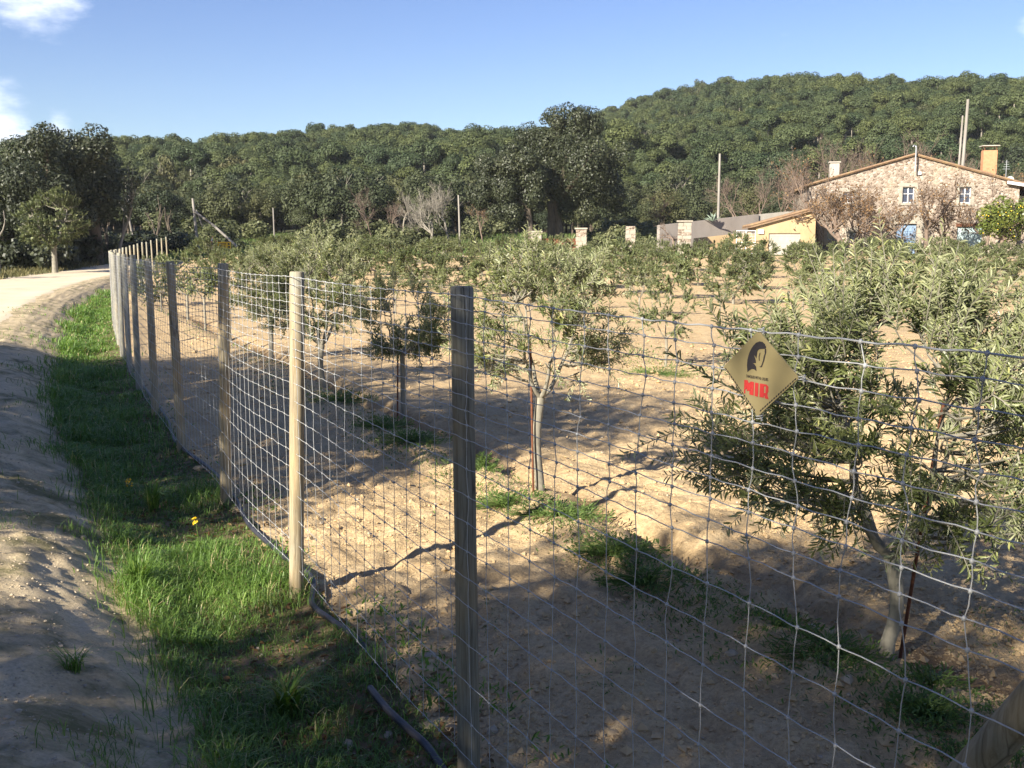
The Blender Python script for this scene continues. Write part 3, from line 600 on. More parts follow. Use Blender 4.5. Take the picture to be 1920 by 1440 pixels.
# ------------------------------------------------------------------ trees
def crown_profile(h): return np.interp(h, [0, .12, .3, .5, .72, .9, 1], [.5, .82, 1, 1, .82, .5, .16])
def olive(seed, H, fork, rad, r0, ntw, lpt, leaf, far=False, lean=(0, 0), zlow=None, wfac=.2, lobes=()):
    rg = np.random.default_rng(seed); wood = MB(); lv = MB(); zl = fork + .12 if zlow is None else zlow
    n = 7; u = np.linspace(0, 1, n); bx = rg.normal(0, .02, 2)
    T0 = np.stack([bx[0] * np.sin(u * 3) + lean[0] * u, bx[1] * np.sin(u * 2.5) + lean[1] * u, u * fork], 1); T0[0, 2] = -.12
    tube(wood, T0, r0 * np.interp(u, [0, .1, .5, 1], [1.25, 1.0, .92, .98]), 10 if not far else 6)
    tip = T0[-1]; nl = 4 if not far else 3; limbs = []; ph0 = rg.uniform(0, 6.28)
    for k in range(nl):
        ph = ph0 + k * 2 * math.pi / nl + rg.normal(0, .25); rr = rad * rg.uniform(.4, .6); zz_ = H * rg.uniform(.72, .9)
        m = 9; v = np.linspace(0, 1, m); out_r = rr * (v ** .75)
        P = np.stack([tip[0] + np.cos(ph) * out_r, tip[1] + np.sin(ph) * out_r, tip[2] + (zz_ - fork) * v ** 1.25], 1) + rg.normal(0, .018, (m, 3)) * v[:, None]
        tube(wood, P, r0 * np.interp(v, [0, .3, 1], [.62, .42, .1]), 7 if not far else 4); limbs.append(P)
    nb = max(10, ntw // 7); tgt = []
    while len(tgt) < nb:
        h = rg.uniform(0, 1); ph = rg.uniform(0, 6.283); rmax = rad * crown_profile(h) * (1 + .55 * float(fbm(np.array([ph * 1.1 + seed]), np.array([h * 2.5 + seed * 1.7]), 7)))
        rr = rmax * rg.uniform(.2, 1) ** .5; tgt.append((tip[0] + rr * math.cos(ph), tip[1] + rr * math.sin(ph), zl + h * (H - zl)))
    for (lx, ly, lz, lr, ln) in lobes:
        for _ in range(ln): p = rg.normal(0, .5, 3) * lr; tgt.append((lx + p[0], ly + p[1], lz + p[2] * .7))
    tgt = np.array(tgt); LP = np.concatenate(limbs)
    bough = []
    for p in tgt:
        dd = np.linalg.norm(LP - p, axis=1) + np.maximum(0, LP[:, 2] - p[2] + .1) * 1.2; s = LP[np.argmin(dd)]
        v = np.linspace(0, 1, 5)[:, None]; Q = s + (p - s) * v; Q[:, 2] += (np.sin(v[:, 0] * math.pi) * -.06 + .04 * v[:, 0]) * np.linalg.norm(p - s); Q[1:4] += rg.normal(0, .015, (3, 3)); bough.append(Q)
    bough = np.array(bough); V_, F_ = tubes(bough, r0 * np.array([.22, .17, .13, .09, .05])[None, :], 4 if not far else 3); wood.add(V_, F_[:, ::-1])
    # twigs leave the boughs, leaves sit in pairs along the twigs
    bi = np.concatenate([np.arange(len(bough)), rg.integers(0, len(bough), max(0, ntw - len(bough)))]); uu = rg.uniform(.35, 1.0, len(bi)) * 4; uu[:len(bough)] = 3.9; i0 = np.clip(uu.astype(int), 0, 3); fr = (uu - i0)[:, None]
    s = bough[bi, i0] * (1 - fr) + bough[bi, i0 + 1] * fr
    outw = s - np.array([tip[0], tip[1], (zl + H) * .45]); dirn = nrm(nrm(outw) * .75 + rg.normal(0, .5, s.shape) + np.array([0, 0, .42]))
    L = rg.uniform(.14, .34, len(s)) * (rad / .9) ** .6
    hi_ = s[:, 2] > zl + .75 * (H - zl); dirn[hi_] = nrm(dirn[hi_] + np.array([0, 0, .7])); L[hi_] *= .85; sh_ = hi_ & (rg.random(len(s)) < .08); L[sh_] *= 1.7
    v = np.linspace(0, 1, 4); droop = rg.uniform(-.35, .25, len(s))
    tw = s[:, None, :] + dirn[:, None, :] * (L[:, None] * v)[..., None]; tw[:, :, 2] += droop[:, None] * L[:, None] * v ** 2
    V_, F_ = tubes(tw, np.linspace(.0035, .0012, 4)[None, :] * (1 if not far else 1.5), 3); wood.add(V_, F_[:, ::-1])
    ti = np.repeat(np.arange(len(tw)), lpt); w_ = (np.tile(np.arange(lpt), len(tw)) + .5) / lpt * .98 + .03; w_ = np.clip(w_ + rg.normal(0, .02, len(w_)), 0, 1)
    x_ = w_ * 3; j = np.clip(x_.astype(int), 0, 2); f = (x_ - j)[:, None]
    p = tw[ti, j] * (1 - f) + tw[ti, j + 1] * f; tg = nrm(tw[ti, j + 1] - tw[ti, j])
    sdv = nrm(np.cross(tg, rg.normal(0, 1, tg.shape) * .35 + np.where((np.arange(len(p)) % 2)[:, None] == 0, 1, -1) * np.array([.5, .5, .2])))
    ax = nrm(tg * .62 + sdv * .8 + rg.normal(0, .18, tg.shape)); nr_ = nrm(np.cross(ax, np.cross(tg + rg.normal(0, .3, tg.shape), ax)) + np.array([0, 0, .5]))
    ln = leaf * rg.uniform(.6, 1.2, len(p)) * np.where(w_ > .93, .75, 1)
    tint = np.repeat(np.clip(rg.normal(.42, .18, len(tw)), 0, 1), lpt) + rg.normal(0, .14, len(p)) + .22 * (w_ > .85)
    tint = np.clip(tint, 0, 1)
    if far: V_, F_ = kites(p, ax, nr_, ln, ln * .36); lv.add(V_, F_, 0, tint)
    else: V_, F_ = leaf_faces(p, ax, nr_, ln, ln * wfac); lv.add(V_, F_, 0, np.repeat(tint, 2))
    return wood, lv
def olive_tree(loc, args, label, group=None, mat='olive', rz=0):
    t = empty('olive_tree', loc, rz, label, 'olive tree', group); wd, lv = olive(**args)
    wd.build('trunk', M['bark'], t); lv.build('crown', M[mat], t); return t

def row_pt(r, k): return (1.8 - 1.5 * k + 5.45 * r, 4.84 + 3.3 * k + 2.48 * r)
near_args = [
    dict(seed=3, H=1.73, fork=.50, rad=1.0, r0=.036, ntw=1000, lpt=25, leaf=.054, zlow=.72, lobes=((-.75, -.1, .98, .34, 8), (-.4, 0, 1.5, .4, 10), (.5, 0, 1.45, .5, 14), (0, .1, 1.6, .35, 8), (.6, .1, 1.0, .35, 7))),
    dict(seed=8, H=1.86, fork=.72, rad=.66, r0=.036, ntw=430, lpt=22, leaf=.054, zlow=.98, lobes=((-.42, 0, 1.15, .25, 8), (.4, 0, 1.15, .28, 9), (-.1, 0, 1.7, .25, 6), (.35, .1, 1.6, .25, 6))),
    dict(seed=12, H=1.6, fork=.80, rad=.60, r0=.030, ntw=300, lpt=22, leaf=.06, zlow=.85),
    dict(seed=15, H=1.95, fork=.58, rad=.92, r0=.045, ntw=520, lpt=22, leaf=.064, zlow=.78),
    dict(seed=21, H=1.8, fork=.72, rad=.8, r0=.04, ntw=420, lpt=20, leaf=.066, zlow=.85),
]
near_lab = ['large leafy olive tree behind the diamond sign, nearest to the camera', 'olive tree with forked pale trunk just right of the nearest fence post', 'small sparse olive tree on a dark stake left of the nearest post',
            'broad dark olive tree seen through the mesh right of the pale lit post', 'dark olive tree standing directly behind the pale lit fence post']
for k in range(5):
    x, y = row_pt(0, k)
    if k == 1: x, y = .23, 8.1
    if k == 2: x, y = -1.22, 11.5
    olive_tree((x, y, zat(x, y) + .02), near_args[k], near_lab[k], 'olive trees of the row beside the fence', rz=0)
# tree stakes of iron
def stake(x, y, h, label, tilt=0.0):
    q = MB(); tube(q, [(0, 0, -.1), (tilt * .5, 0, h * .5), (tilt, 0, h)], [.009, .009, .009], 7); tag(q.build('tree_stake', M['rust'], None, (x, y, zat(x, y))), label, 'stake', 'iron stakes beside the olive trees')
stake(1.8 + .1, 4.9, 1.3, 'thin rusty stake leaning beside the trunk of the nearest olive', .16)
stake(.17, 8.02, 1.25, 'thin rusty rod left of the forked pale olive trunk', -.03)
stake(-1.28, 11.45, 1.0, 'dark upright stake tied to the small sparse olive', .02)
# middle and far orchard
mid_p, far_p = [], []
def spawn(loc, args, label, group, mat, pool, rz):
    t = olive_tree(loc, args, label, group, mat, rz); pool.append(t); return t
mids = [dict(seed=31, H=1.75, fork=.7, rad=.72, r0=.03, ntw=190, lpt=18, leaf=.07, zlow=.9, far=True), dict(seed=33, H=1.6, fork=.75, rad=.62, r0=.028, ntw=160, lpt=18, leaf=.07, zlow=.9, far=True), dict(seed=35, H=1.85, fork=.65, rad=.85, r0=.034, ntw=210, lpt=18, leaf=.075, zlow=.8, far=True)]
fars = [dict(seed=41, H=1.65, fork=.4, rad=1.0, r0=.045, ntw=420, lpt=14, leaf=.12, zlow=.42, far=True), dict(seed=43, H=1.5, fork=.4, rad=.95, r0=.045, ntw=400, lpt=14, leaf=.12, zlow=.45, far=True), dict(seed=45, H=1.85, fork=.4, rad=1.2, r0=.05, ntw=460, lpt=14, leaf=.125, zlow=.42, far=True)]
rr_ = random.Random(9); nmid = nfar = 0
for r in range(0, 14):
    for k in range(-12, 26):
        x, y = row_pt(r, k); x += rr_.uniform(-.25, .25); y += rr_.uniform(-.25, .25)
        if r == 0 and k < 5: continue
        if y < 3.5 or y > 79 or x > .53 * y + 2.5 or S(x, y) > -1.3: continue
        if rr_.random() < .07: continue
        z = float(zfield(np.array([x]), np.array([y]))[0]); rz = rr_.uniform(0, 6.28)
        if y < 34:
            sc = rr_.uniform(.8, 1.08); lab = ('young olive tree of the fence row, further along behind the posts' if r == 0 else 'young olive tree in the bare middle rows of the orchard'); i = nmid % 3; nmid += 1
            grp = 'olive trees further along the fence row' if r == 0 else 'olive trees in the middle of the orchard'
            sc *= .82 if r >= 1 else .95
            if r == 1 and 12 < y < 24: sc *= .85
            if len(mid_p) < 3: t = spawn((x, y, z), mids[i], lab, grp, 'olive_far', mid_p, rz)
            else: t = dup(mid_p[i], (x, y, z), rz, sc, lab, grp)
        else:
            sc = rr_.uniform(.78, 1.08) * np.interp(x / y, [-.3, 0, .2, .5], [1.0, .97, .90, .86]); i = nfar % 3; nfar += 1; lab = 'rounded olive tree in the far orchard rows below the farmhouse and wood'; grp = 'olive trees in the far orchard rows'
            if len(far_p) < 3: t = spawn((x, y, z), fars[i], lab, grp, 'olive_far', far_p, rz)
            else: t = dup(far_p[i], (x, y, z), rz, (sc * rr_.uniform(1.1, 1.35), sc * rr_.uniform(1.1, 1.35), sc), lab, grp)
            if k % 2: pass
# broad-leaved crowns out of lobes
def cards(mb, blobs, n, size, rg, mat=0, up=.25, inner=.55, tmean=.5, jit=.48):
    B = np.array(blobs, float); wgt = B[:, 3] ** 2; bi = rg.choice(len(B), n, p=wgt / wgt.sum())
    dv = nrm(rg.normal(0, 1, (n, 3))); rad = B[bi, 3] * np.where(rg.random(n) < .75, rg.uniform(.82, 1.06, n), rg.uniform(inner, .9, n))
    sq = B[bi, 4] if B.shape[1] > 4 else np.ones(n)
    p = B[bi, :3] + dv * rad[:, None] * np.stack([np.ones(n), np.ones(n), sq], 1)
    nr_ = nrm(dv + rg.normal(0, jit, (n, 3)) + np.array([0, 0, up])); ax = nrm(np.cross(nr_, rg.normal(0, 1, (n, 3))))
    L = size * rg.uniform(.6, 1.35, n); V_, F_ = kites(p, ax, nr_, L, L * rg.uniform(.5, .8, n))
    bt = np.clip(rg.normal(tmean, .12, len(B)), .1, .9); mb.add(V_, F_, mat, np.clip(bt[bi] + rg.normal(0, .16, n), 0, 1))
def lobes(rg, n, c, rx, ry, rz, rmin, rmax, flat=1.0):
    out_ = []
    while len(out_) < n:
        v = rg.uniform(-1, 1, 3)
        if np.linalg.norm(v) > 1: continue
        v = v / max(np.linalg.norm(v), .3) * rg.uniform(.45, 1) ; out_.append((c[0] + v[0] * rx, c[1] + v[1] * ry, c[2] + v[2] * rz, rg.uniform(rmin, rmax), flat))
    return out_
def oak_crown(seed, W, zlo, zhi, n, size, nl=26, rmin=.2, rmax=.36):
    rg = np.random.default_rng(seed); mb = MB(); h = zhi - zlo; r = W / 2
    bl = lobes(rg, nl, (0, 0, (zlo + zhi) / 2), r * .82, r * .82, h * .41, r * rmin, r * rmax)
    bl.append((0, 0, (zlo + zhi) / 2, r * .55, h / W)); cards(mb, bl, n, size, rg); return mb, bl
def limb_set(mb, rg, bl, base, zfork, r0, k=7):
    for b_ in bl[:k]:
        v = np.linspace(0, 1, 6)[:, None]; s = np.array([base[0], base[1], zfork]); e = np.array(b_[:3]); P = s + (e - s) * v; P[:, 2] += np.sin(v[:, 0] * math.pi) * -.25; P[1:5] += rg.normal(0, .08, (4, 3))
        tube(mb, P, r0 * np.linspace(.55, .12, 6), 6)
def oak(loc, seed, W, zlo, zhi, n, size, r0, label, group=None, name='holm_oak', mat='oak', bark='oak_bark', nl=26, lean=0):
    t = empty(name, loc, 0, label, name.replace('_', ' '), group); cr_, bl = oak_crown(seed, W, zlo, zhi, n, size, nl); rg = np.random.default_rng(seed + 1)
    tk = MB(); zt = zlo + (zhi - zlo) * .25; u = np.linspace(0, 1, 7); tube(tk, np.stack([lean * u + .12 * np.sin(u * 4), .1 * np.sin(u * 3), -.3 + (zt + .3) * u], 1), r0 * np.array([1.6, 1.15, 1, .95, .9, .95, 1]), 10)
    limb_set(tk, rg, bl, (lean, 0), zt - .1, r0, 8); tk.build('trunk', M[bark], t); cr_.build('crown', M[mat], t); return t
def W2(px, d): return (px - 960) / F_PX * d
def Z2(py, d): return HC + (460 - py) * d / F_PX

# the big oaks by the gate
def big_oak(px, d, blobs, seed, r0, trunks, label, n):
    x0 = W2(px, d); z0 = float(zg(np.array([x0]), np.array([d]))[0]); t = empty('holm_oak', (x0, d, z0), 0, label, 'holm oak'); rg = np.random.default_rng(seed); s = d / F_PX; bl = []
    for (bx, by, br) in blobs:
        for _ in range(7):
            v = nrm(rg.normal(0, 1, 3)); q_ = br * s * rg.uniform(.35, .8); bl.append(((bx - px) * s + v[0] * q_, v[1] * q_ * 1.15, HC + (460 - by) * s - z0 + v[2] * q_ * .9, br * s * rg.uniform(.32, .5), 1.0))
        bl.append(((bx - px) * s, 0, HC + (460 - by) * s - z0, br * s * .62, 1.0))
    cr_ = MB(); cards(cr_, bl, int(n * 2.6), .19, rg)
    tk = MB()
    for (tx, lean, rr0, zt) in trunks:
        u = np.linspace(0, 1, 8); tube(tk, np.stack([(tx - px) * s + lean * u + .1 * np.sin(u * 5), .15 * np.sin(u * 3), -.4 + (zt + .4) * u], 1), rr0 * np.array([1.5, 1.1, 1, .95, .9, .85, .8, .7]), 10)
        limb_set(tk, rg, bl[::5], ((tx - px) * s + lean, 0), zt - .2, rr0, 7)
    tk.build('trunk', M['oak_bark'], t); cr_.build('crown', M['oak'], t); return t
big_oak(1045, 100, [(1080, 285, 82), (1045, 228, 36), (1100, 240, 52), (1010, 275, 50), (1130, 320, 58), (1040, 345, 62), (1105, 360, 56), (1146, 372, 40), (1062, 378, 36)], 5, .5, [(1030, .3, .45, 4.5), (1049, -.3, .42, 4.5)], 'huge rounded holm oak behind the rusty gate, tallest tree of the valley', 24000)
big_oak(993, 97, [(945, 345, 58), (915, 330, 38), (985, 315, 46), (955, 392, 38), (905, 368, 36), (995, 370, 40), (965, 300, 34)], 6, .35, [(996, -.2, .34, 4.2)], 'dark holm oak leaning left against the huge oak by the gate', 19000)
# dark oaks left of the road
LEFT = [(185, 76, 7.6, 1.3, 9.8, .42, 'dark holm oak overhanging the bend of the road'), (95, 72, 7.8, .7, 9.8, .4, 'tall dark holm oak behind the pale olive by the road'), (20, 74, 8, .5, 7.2, .35, 'broad dark evergreen oak at the left end of the roadside trees'),
        (140, 80, 7.5, .8, 10.6, .4, 'tallest dark oak standing between the two roadside oaks')]
for i, (px, d_, W_, zl_, zh_, r0, lab) in enumerate(LEFT):
    x = W2(px, d_); oak((x, d_, zat(x, d_)), 60 + i, W_, zl_, zh_, 22000, .19, r0, lab, 'dark oaks beside the road')
for i, (px, d_) in enumerate(((-60, 78), (-170, 74), (60, 92))):
    x = W2(px, d_); oak((x, d_, zat(x, d_)), 66 + i, 9, .8, 8.0, 9000, .3, .4, ('dark oak half hidden behind the roadside oaks' if i == 2 else 'dark oak on the left verge, further out past the roadside trees'), 'dark oaks beside the road')
ub = []
for i in range(26):
    px = (-40 + i * 9.5) if i < 22 else 150 + (i - 22) * 12; d_ = (66, 70, 75, 80)[i % 4]
    if 75 < px < 140 and d_ < 70: continue
    rg = np.random.default_rng(700 + i % 4); x = W2(px, d_)
    if S(x, d_) < 7.4: continue
    if len(ub) < 4: q = MB(); bl = lobes(rg, 9, (0, 0, .75), 1.1, 1.0, .5, .35, .6); cards(q, bl, 1500, .2, rg); o = q.build('bush', M['oak']); ub.append(o)
    else: o = ub[i % 4].copy(); C.objects.link(o)
    o.location = (x, d_, zat(x, d_) - .1); o.rotation_euler = (0, 0, i * 1.3); k_ = .9 + .5 * ((i * 7) % 5) / 5; o.scale = (k_ * 1.2, k_ * 1.2, k_ * 1.25); tag(o, 'dark bush in the undergrowth below the roadside oaks', 'bush', 'bushes under the roadside oaks')
for i in range(16):
    px = 150 + i * 11; d_ = (87, 93, 99, 90)[i % 4]; x = W2(px, d_); o = ub[i % 4].copy(); C.objects.link(o); o.location = (x, d_, zat(x, d_) - .1); o.rotation_euler = (0, 0, i * 2.1); k_ = 1.0 + .5 * ((i * 5) % 4) / 4; o.scale = (k_ * 1.25, k_ * 1.25, k_ * 1.2)
    o['label'] = 'dark bush behind the far end of the fence and the road bend'; o['group'] = 'bushes behind the road bend'
t = olive_tree((W2(108, 62), 62, zat(W2(108, 62), 62)), dict(seed=77, H=4.7, fork=1.55, rad=2.0, r0=.17, ntw=1100, lpt=14, leaf=.19, zlow=1.7, far=True), 'old grey green olive with a thick pale trunk on the left roadside', None, 'olive_far')
# oaks beyond the left edge, their shade falls across ditch, road and orchard
def qu(q_, u_): return (q_ * .768 + u_ * .64, -q_ * .64 + u_ * .768)
for i, (q_, u_, W_, zl_, zh_) in enumerate(((-4.35, -7.0, 3.4, .3, 5.4), (-2.5, -7.3, 5.6, .6, 8.5), (.8, -7.6, 6.4, .6, 8.1), (4.4, -7.4, 6.4, .6, 7.6), (8.4, -7.6, 6.4, 1.0, 7.0), (-8.4, -4.0, 6.6, .8, 9.2), (-11.8, -4.6, 7.4, .8, 9.6), (-15.4, -3.6, 7.4, .6, 9.0), (13, -9, 7, 1.6, 8))):
    x, y = qu(q_, u_); oak((x, y, .38), 90 + i, W_ * .88, zl_, zh_ * .96, int(W_ * W_ * (600 if q_ > -6 else 440)), .14, .3, 'roadside holm oak off the left of the view, casting the near shade', 'holm oaks along the near roadside', nl=90)
for i, (x, y, W_, zh_) in enumerate(((-34, 43, 7, 7.2), (-40, 50, 8, 8), (-39, 39, 6, 6.5))):
    oak((x, y, .45), 97 + i, W_, .8, zh_, 6000, .3, .3, 'roadside oak beyond the left edge, shading the far road', 'oaks shading the far road')

# bare trees: recursive branches
def bare(mb, rg, p, dv, L, r, depth, kids=(3, 4), spread=.55, upb=.25, sides=6, wig=.06):
    m = 5; P = [np.array(p, float)]; dd = nrm(np.array(dv, float))
    for k in range(m - 1): dd = nrm(dd + rg.normal(0, wig * 2, 3) + np.array([0, 0, upb * .15])); P.append(P[-1] + dd * L / (m - 1))
    tube(mb, P, np.linspace(r, r * .6, m), max(3, sides), cap=False)
    if depth == 0: return
    for _ in range(rg.integers(kids[0], kids[1] + 1)):
        i = rg.integers(2, m); nd = nrm(dd + rg.normal(0, spread, 3) + np.array([0, 0, upb])); bare(mb, rg, P[i], nd, L * rg.uniform(.55, .85), r * .55, depth - 1, kids, spread, upb, max(3, sides - 1), wig)
def bare_tree(loc, seed, h, r, depth, label, bark='brown_bark', kids=(3, 4), spread=.6, name='bare_tree', dry=0, lean=(0, 0, 1), group=None, upb=.25, frac=.42, wig=.06):
    t = empty(name, loc, 0, label, name.replace('_', ' '), group); rg = np.random.default_rng(seed); q = MB(); bare(q, rg, (0, 0, -.1), lean, h * frac, r, depth, kids, spread, upb, 7, wig); q.build('trunk', M[bark], t)
    if dry:
        lv = MB(); V_ = np.concatenate(q.V); V_ = V_[V_[:, 2] > h * .3]; p = V_[rg.integers(0, len(V_), dry)] + rg.normal(0, .12, (dry, 3))
        a, b_ = kites(p, rg.normal(0, 1, (dry, 3)), rg.normal(0, 1, (dry, 3)), .2, .14); lv.add(a, b_, 0, rg.random(dry)); lv.build('dry_leaves', M['dryleaf'], t)
    return t
HX, HY = 34.9, 92.0
for i, (px, d_, h, r, dep, dry, lab) in enumerate(((1574, 86, 6.6, .26, 5, 900, 'bare plane tree with brown leaves in front of the left house windows'), (1648, 87, 6.0, .2, 5, 250, 'slender bare tree standing left of the blue house door'), (1733, 87, 7.2, .22, 5, 400, 'bare tree standing right of the blue house door'),
                                             (1532, 90, 7.6, .18, 5, 150, 'bare reddish tree at the left corner of the farmhouse'), (1612, 89, 5.6, .14, 5, 500, 'bare climbing tree with dry leaves between the two small house windows'), (1768, 89, 5.8, .14, 5, 300, 'thin bare tree before the right upper window of the farmhouse'), (1595, 88, 6.4, .16, 5, 500, 'bare tree with tangled twigs before the upper left house window'), (1685, 89.5, 5.2, .12, 5, 150, 'thin bare tree directly in front of the blue house door'), (1840, 89, 5.5, .14, 5, 200, 'bare tree behind the yellow green fruit tree'))):
    x = W2(px, d_); bare_tree((x, d_, zat(x, d_)), 120 + i, h, r, dep, lab, 'brown_bark', (3, 4), .6, dry=dry)
x = W2(1262, 88); bare_tree((x, 88, zat(x, 88)), 131, 3.6, .12, 4, 'low bare reddish tree by the stone pier of the grey wall', 'brown_bark', (3, 4), .9, upb=0)
for i, (px, d_, h) in enumerate(((812, 104, 6.2), (842, 108, 5.6), (775, 107, 4.6))):
    x = W2(px, d_); bare_tree((x, d_, zat(x, d_)), 140 + i, h, .16, 5, ('pale leafless bushy tree left of the thin pole by the big oaks', 'pale leafless tree just right of the thin pole by the big oaks', 'small pale leafless tree left of the pale bushy one')[i], 'pale_bark', (3, 5), .55)
for i, (px, d_, h, sp_, lab) in enumerate(((228, 78, 6.4, .3, 'tall pollarded tree with pale bare tips behind the fence posts'), (188, 80, 4.5, .25, 'forked pale dead trunk beside the road bend'), (262, 92, 6.2, .35, 'dark pollarded tree with bare twigs behind the fence end'),
                                      (292, 96, 5.4, .4, 'slim dark bare tree right of the pollarded ones'), (3, 58, 4.3, .2, 'thin pale bare trunk at the left edge of the view'), (205, 86, 4.0, .35, 'low dark bare trunk between the forked trunk and the tall pollard'), (330, 100, 5.0, .4, 'leaning dark bare trunk left of the propped pole'))):
    x = W2(px, d_); bare_tree((x, d_, zat(x, d_)), 150 + i, h, .15 if i != 4 else .1, 2, lab, 'pale_bark' if i in (1, 4) else 'oak_bark' if i in (3, 5, 6) else 'timber', (2, 3), sp_, 'pollard_tree', upb=.5, frac=.52)

bt = []
rr_ = random.Random(77)
for i, (px, d_, h) in enumerate(((1455, 104, 8), (1500, 110, 9), (1545, 112, 9.5), (1602, 113, 10), (1640, 112, 9), (1668, 114, 10), (1722, 114, 9), (1760, 112, 9.5), (1420, 108, 7), (1830, 116, 10), (1880, 112, 9), (1590, 118, 9), (1385, 112, 7), (1225, 106, 5), (700, 110, 5), (735, 106, 4.5), (905, 108, 5))):
    x = W2(px, d_); lab = 'brown leafless tree among those between farmhouse and hill' if px > 1300 else 'low brown leafless tree at the foot of the wood'; gr = 'leafless trees behind the farmhouse' if px > 1300 else 'low leafless trees at the foot of the wood'
    if len(bt) < 3: bt.append(bare_tree((x, d_, zat(x, d_)), 400 + i, h, .15, 5, lab, 'brown_bark', (3, 4), .55, dry=(0, 500, 0)[i], group=gr))
    else: t = dup(bt[i % 3], (x, d_, zat(x, d_)), rr_.uniform(0, 6.28), h / (8, 9, 9.5)[i % 3], lab, gr)
# shrubs between orchard and wood
def shrub_mesh(seed, n=900, mat='shrub', size=.2):
    rg = np.random.default_rng(seed); mb = MB(); bl = lobes(rg, 9, (0, 0, .8), .9, .9, .5, .4, .65); cards(mb, bl, n, size, rg); return mb.mesh('shrub', M[mat])
sm_list = [shrub_mesh(170 + i, 1300) for i in range(3)] + [shrub_mesh(175, 1300, 'hoak')]
rr_ = random.Random(12)
for i in range(64):
    px = rr_.uniform(250, 960) if i < 44 else rr_.uniform(1090, 1240); d_ = rr_.uniform(90, 116); x = W2(px, d_)
    if 850 < px < 1110 and d_ < 104: continue
    o = bpy.data.objects.new('shrub', sm_list[i % 4]); C.objects.link(o); s_ = rr_.uniform(.8, 1.7) if d_ > 98 else rr_.uniform(.6, 1.0); o.location = (x, d_, zat(x, d_) - .1); o.rotation_euler = (0, 0, rr_.uniform(0, 6.28)); o.scale = (s_ * 1.15, s_ * 1.15, s_ * rr_.uniform(.8, 1.2))
    tag(o, 'bushy shrub between the far orchard rows and the foot of the wood', 'shrub', 'shrubs at the foot of the wood')
x = W2(1868, 84); t = empty('lemon_tree', (x, 84, zat(x, 84)), 0, 'yellow green fruit tree in front of the right end of the farmhouse', 'fruit tree'); rg = np.random.default_rng(181); q = MB(); bl = lobes(rg, 22, (.4, 0, 3.0), 2.3, 1.8, 1.5, .5, .95); cards(q, bl, 6500, .22, rg); q.build('crown', M['lemon'], t)
q = MB(); tube(q, [(0, 0, -.2), (.1, 0, 1.2), (.3, 0, 2.4)], [.16, .13, .1], 8); limb_set(q, rg, bl, (.1, 0), 1.2, .14, 8); q.build('trunk', M['brown_bark'], t)
q = MB(); B = np.array(bl); bi = rg.integers(0, len(B), 90); p = B[bi, :3] + nrm(rg.normal(0, 1, (90, 3)) + np.array([-.3, -.8, 0])) * B[bi, 3:4] * 1.02; a, b_ = lumps(rg, p, np.full(90, .05), 1, .05); q.add(a, b_, sm=True); tag(q.build('fruit', M['fruit'], t), kind='stuff')

# the wooded hill
def hill_tree(seed, pine):
    rg = np.random.default_rng(seed); mb = MB(); v = seed % 10
    if pine and v == 1:
        bl = lobes(rg, 13, (0, 0, 5.0), 1.2, 1.2, 2.2, .5, .95, .8); cards(mb, bl, 3400, .24, rg, 0, .4, .5, jit=.4)
        u = np.linspace(0, 1, 4); tube(mb, np.stack([.15 * u, .1 * u, -.5 + 5.5 * u], 1), np.linspace(.18, .1, 4), 5, 1); return mb.mesh('pine_tree', [M['pine'], M['pale_bark']])
    if not pine and v == 1:
        bl = lobes(rg, 22, (0, 0, 4.0), 2.6, 2.2, 1.9, .5, 1.1, .9); cards(mb, bl, 5400, .25, rg, 0, .3, .5, jit=.42)
        u = np.linspace(0, 1, 3); tube(mb, np.stack([.1 * u, 0 * u, -.5 + 4 * u], 1), np.linspace(.24, .14, 3), 5, 1); return mb.mesh('holm_oak', [M['hoak'], M['oak_bark']])
    if not pine and v == 2:
        bl = lobes(rg, 10, (.3, 0, 4.6), 1.5, 1.5, 2.0, .45, .85, 1.1); cards(mb, bl, 900, .34, rg, 0, .3, .3, jit=.7)
        bare(mb, rg, (0, 0, -.3), (0, 0, 1), 2.6, .16, 3, (3, 4), .6, .3, 5)
        f = mb.F; mb.F = [f[0]] + [(a, 1, t_, s_) for a, m_, t_, s_ in f[1:]]; return mb.mesh('holm_oak', [M['hoak'], M['pale_bark']])
    if pine:
        bl = lobes(rg, 15, (0, 0, 5.4), 2.1, 2.1, 1.3, .6, 1.25, .75); cards(mb, bl, 4200, .25, rg, 0, .45, .5, jit=.36)
        u = np.linspace(0, 1, 4); tube(mb, np.stack([.2 * np.sin(u * 3), .1 * u, -.5 + 6 * u], 1), np.linspace(.2, .1, 4), 5, 1)
    else:
        bl = lobes(rg, 16, (0, 0, 3.4), 1.9, 1.9, 1.7, .7, 1.3, .9); cards(mb, bl, 4600, .24, rg, 0, .3, .5, jit=.36)
        u = np.linspace(0, 1, 3); tube(mb, np.stack([.1 * u, 0 * u, -.5 + 3.5 * u], 1), np.linspace(.2, .14, 3), 5, 1)
    return mb.mesh('pine_tree' if pine else 'holm_oak', [M['pine'] if pine else M['hoak'], M['pale_bark'] if pine else M['oak_bark']])
PM = [hill_tree(200 + i, True) for i in range(4)]; OM = [hill_tree(210 + i, False) for i in range(4)]
rg = np.random.default_rng(33); pts = []
yv = 117.0
while yv < 430:
    st = 3.1 + (yv - 117) * .0028; nx_ = int((1.1 * yv + 30) / st); xs_ = -.55 * yv - 15 + (np.arange(nx_) + rg.uniform(-.45, .45, nx_)) * st; ys_ = yv + rg.uniform(-.45, .45, nx_) * st
    for x, y in zip(xs_, ys_):
        if 12 < x < 60 and y < 116: continue
        pts.append((x, y))
    yv += st
pts = np.array(pts); zt = zg(pts[:, 0], pts[:, 1])
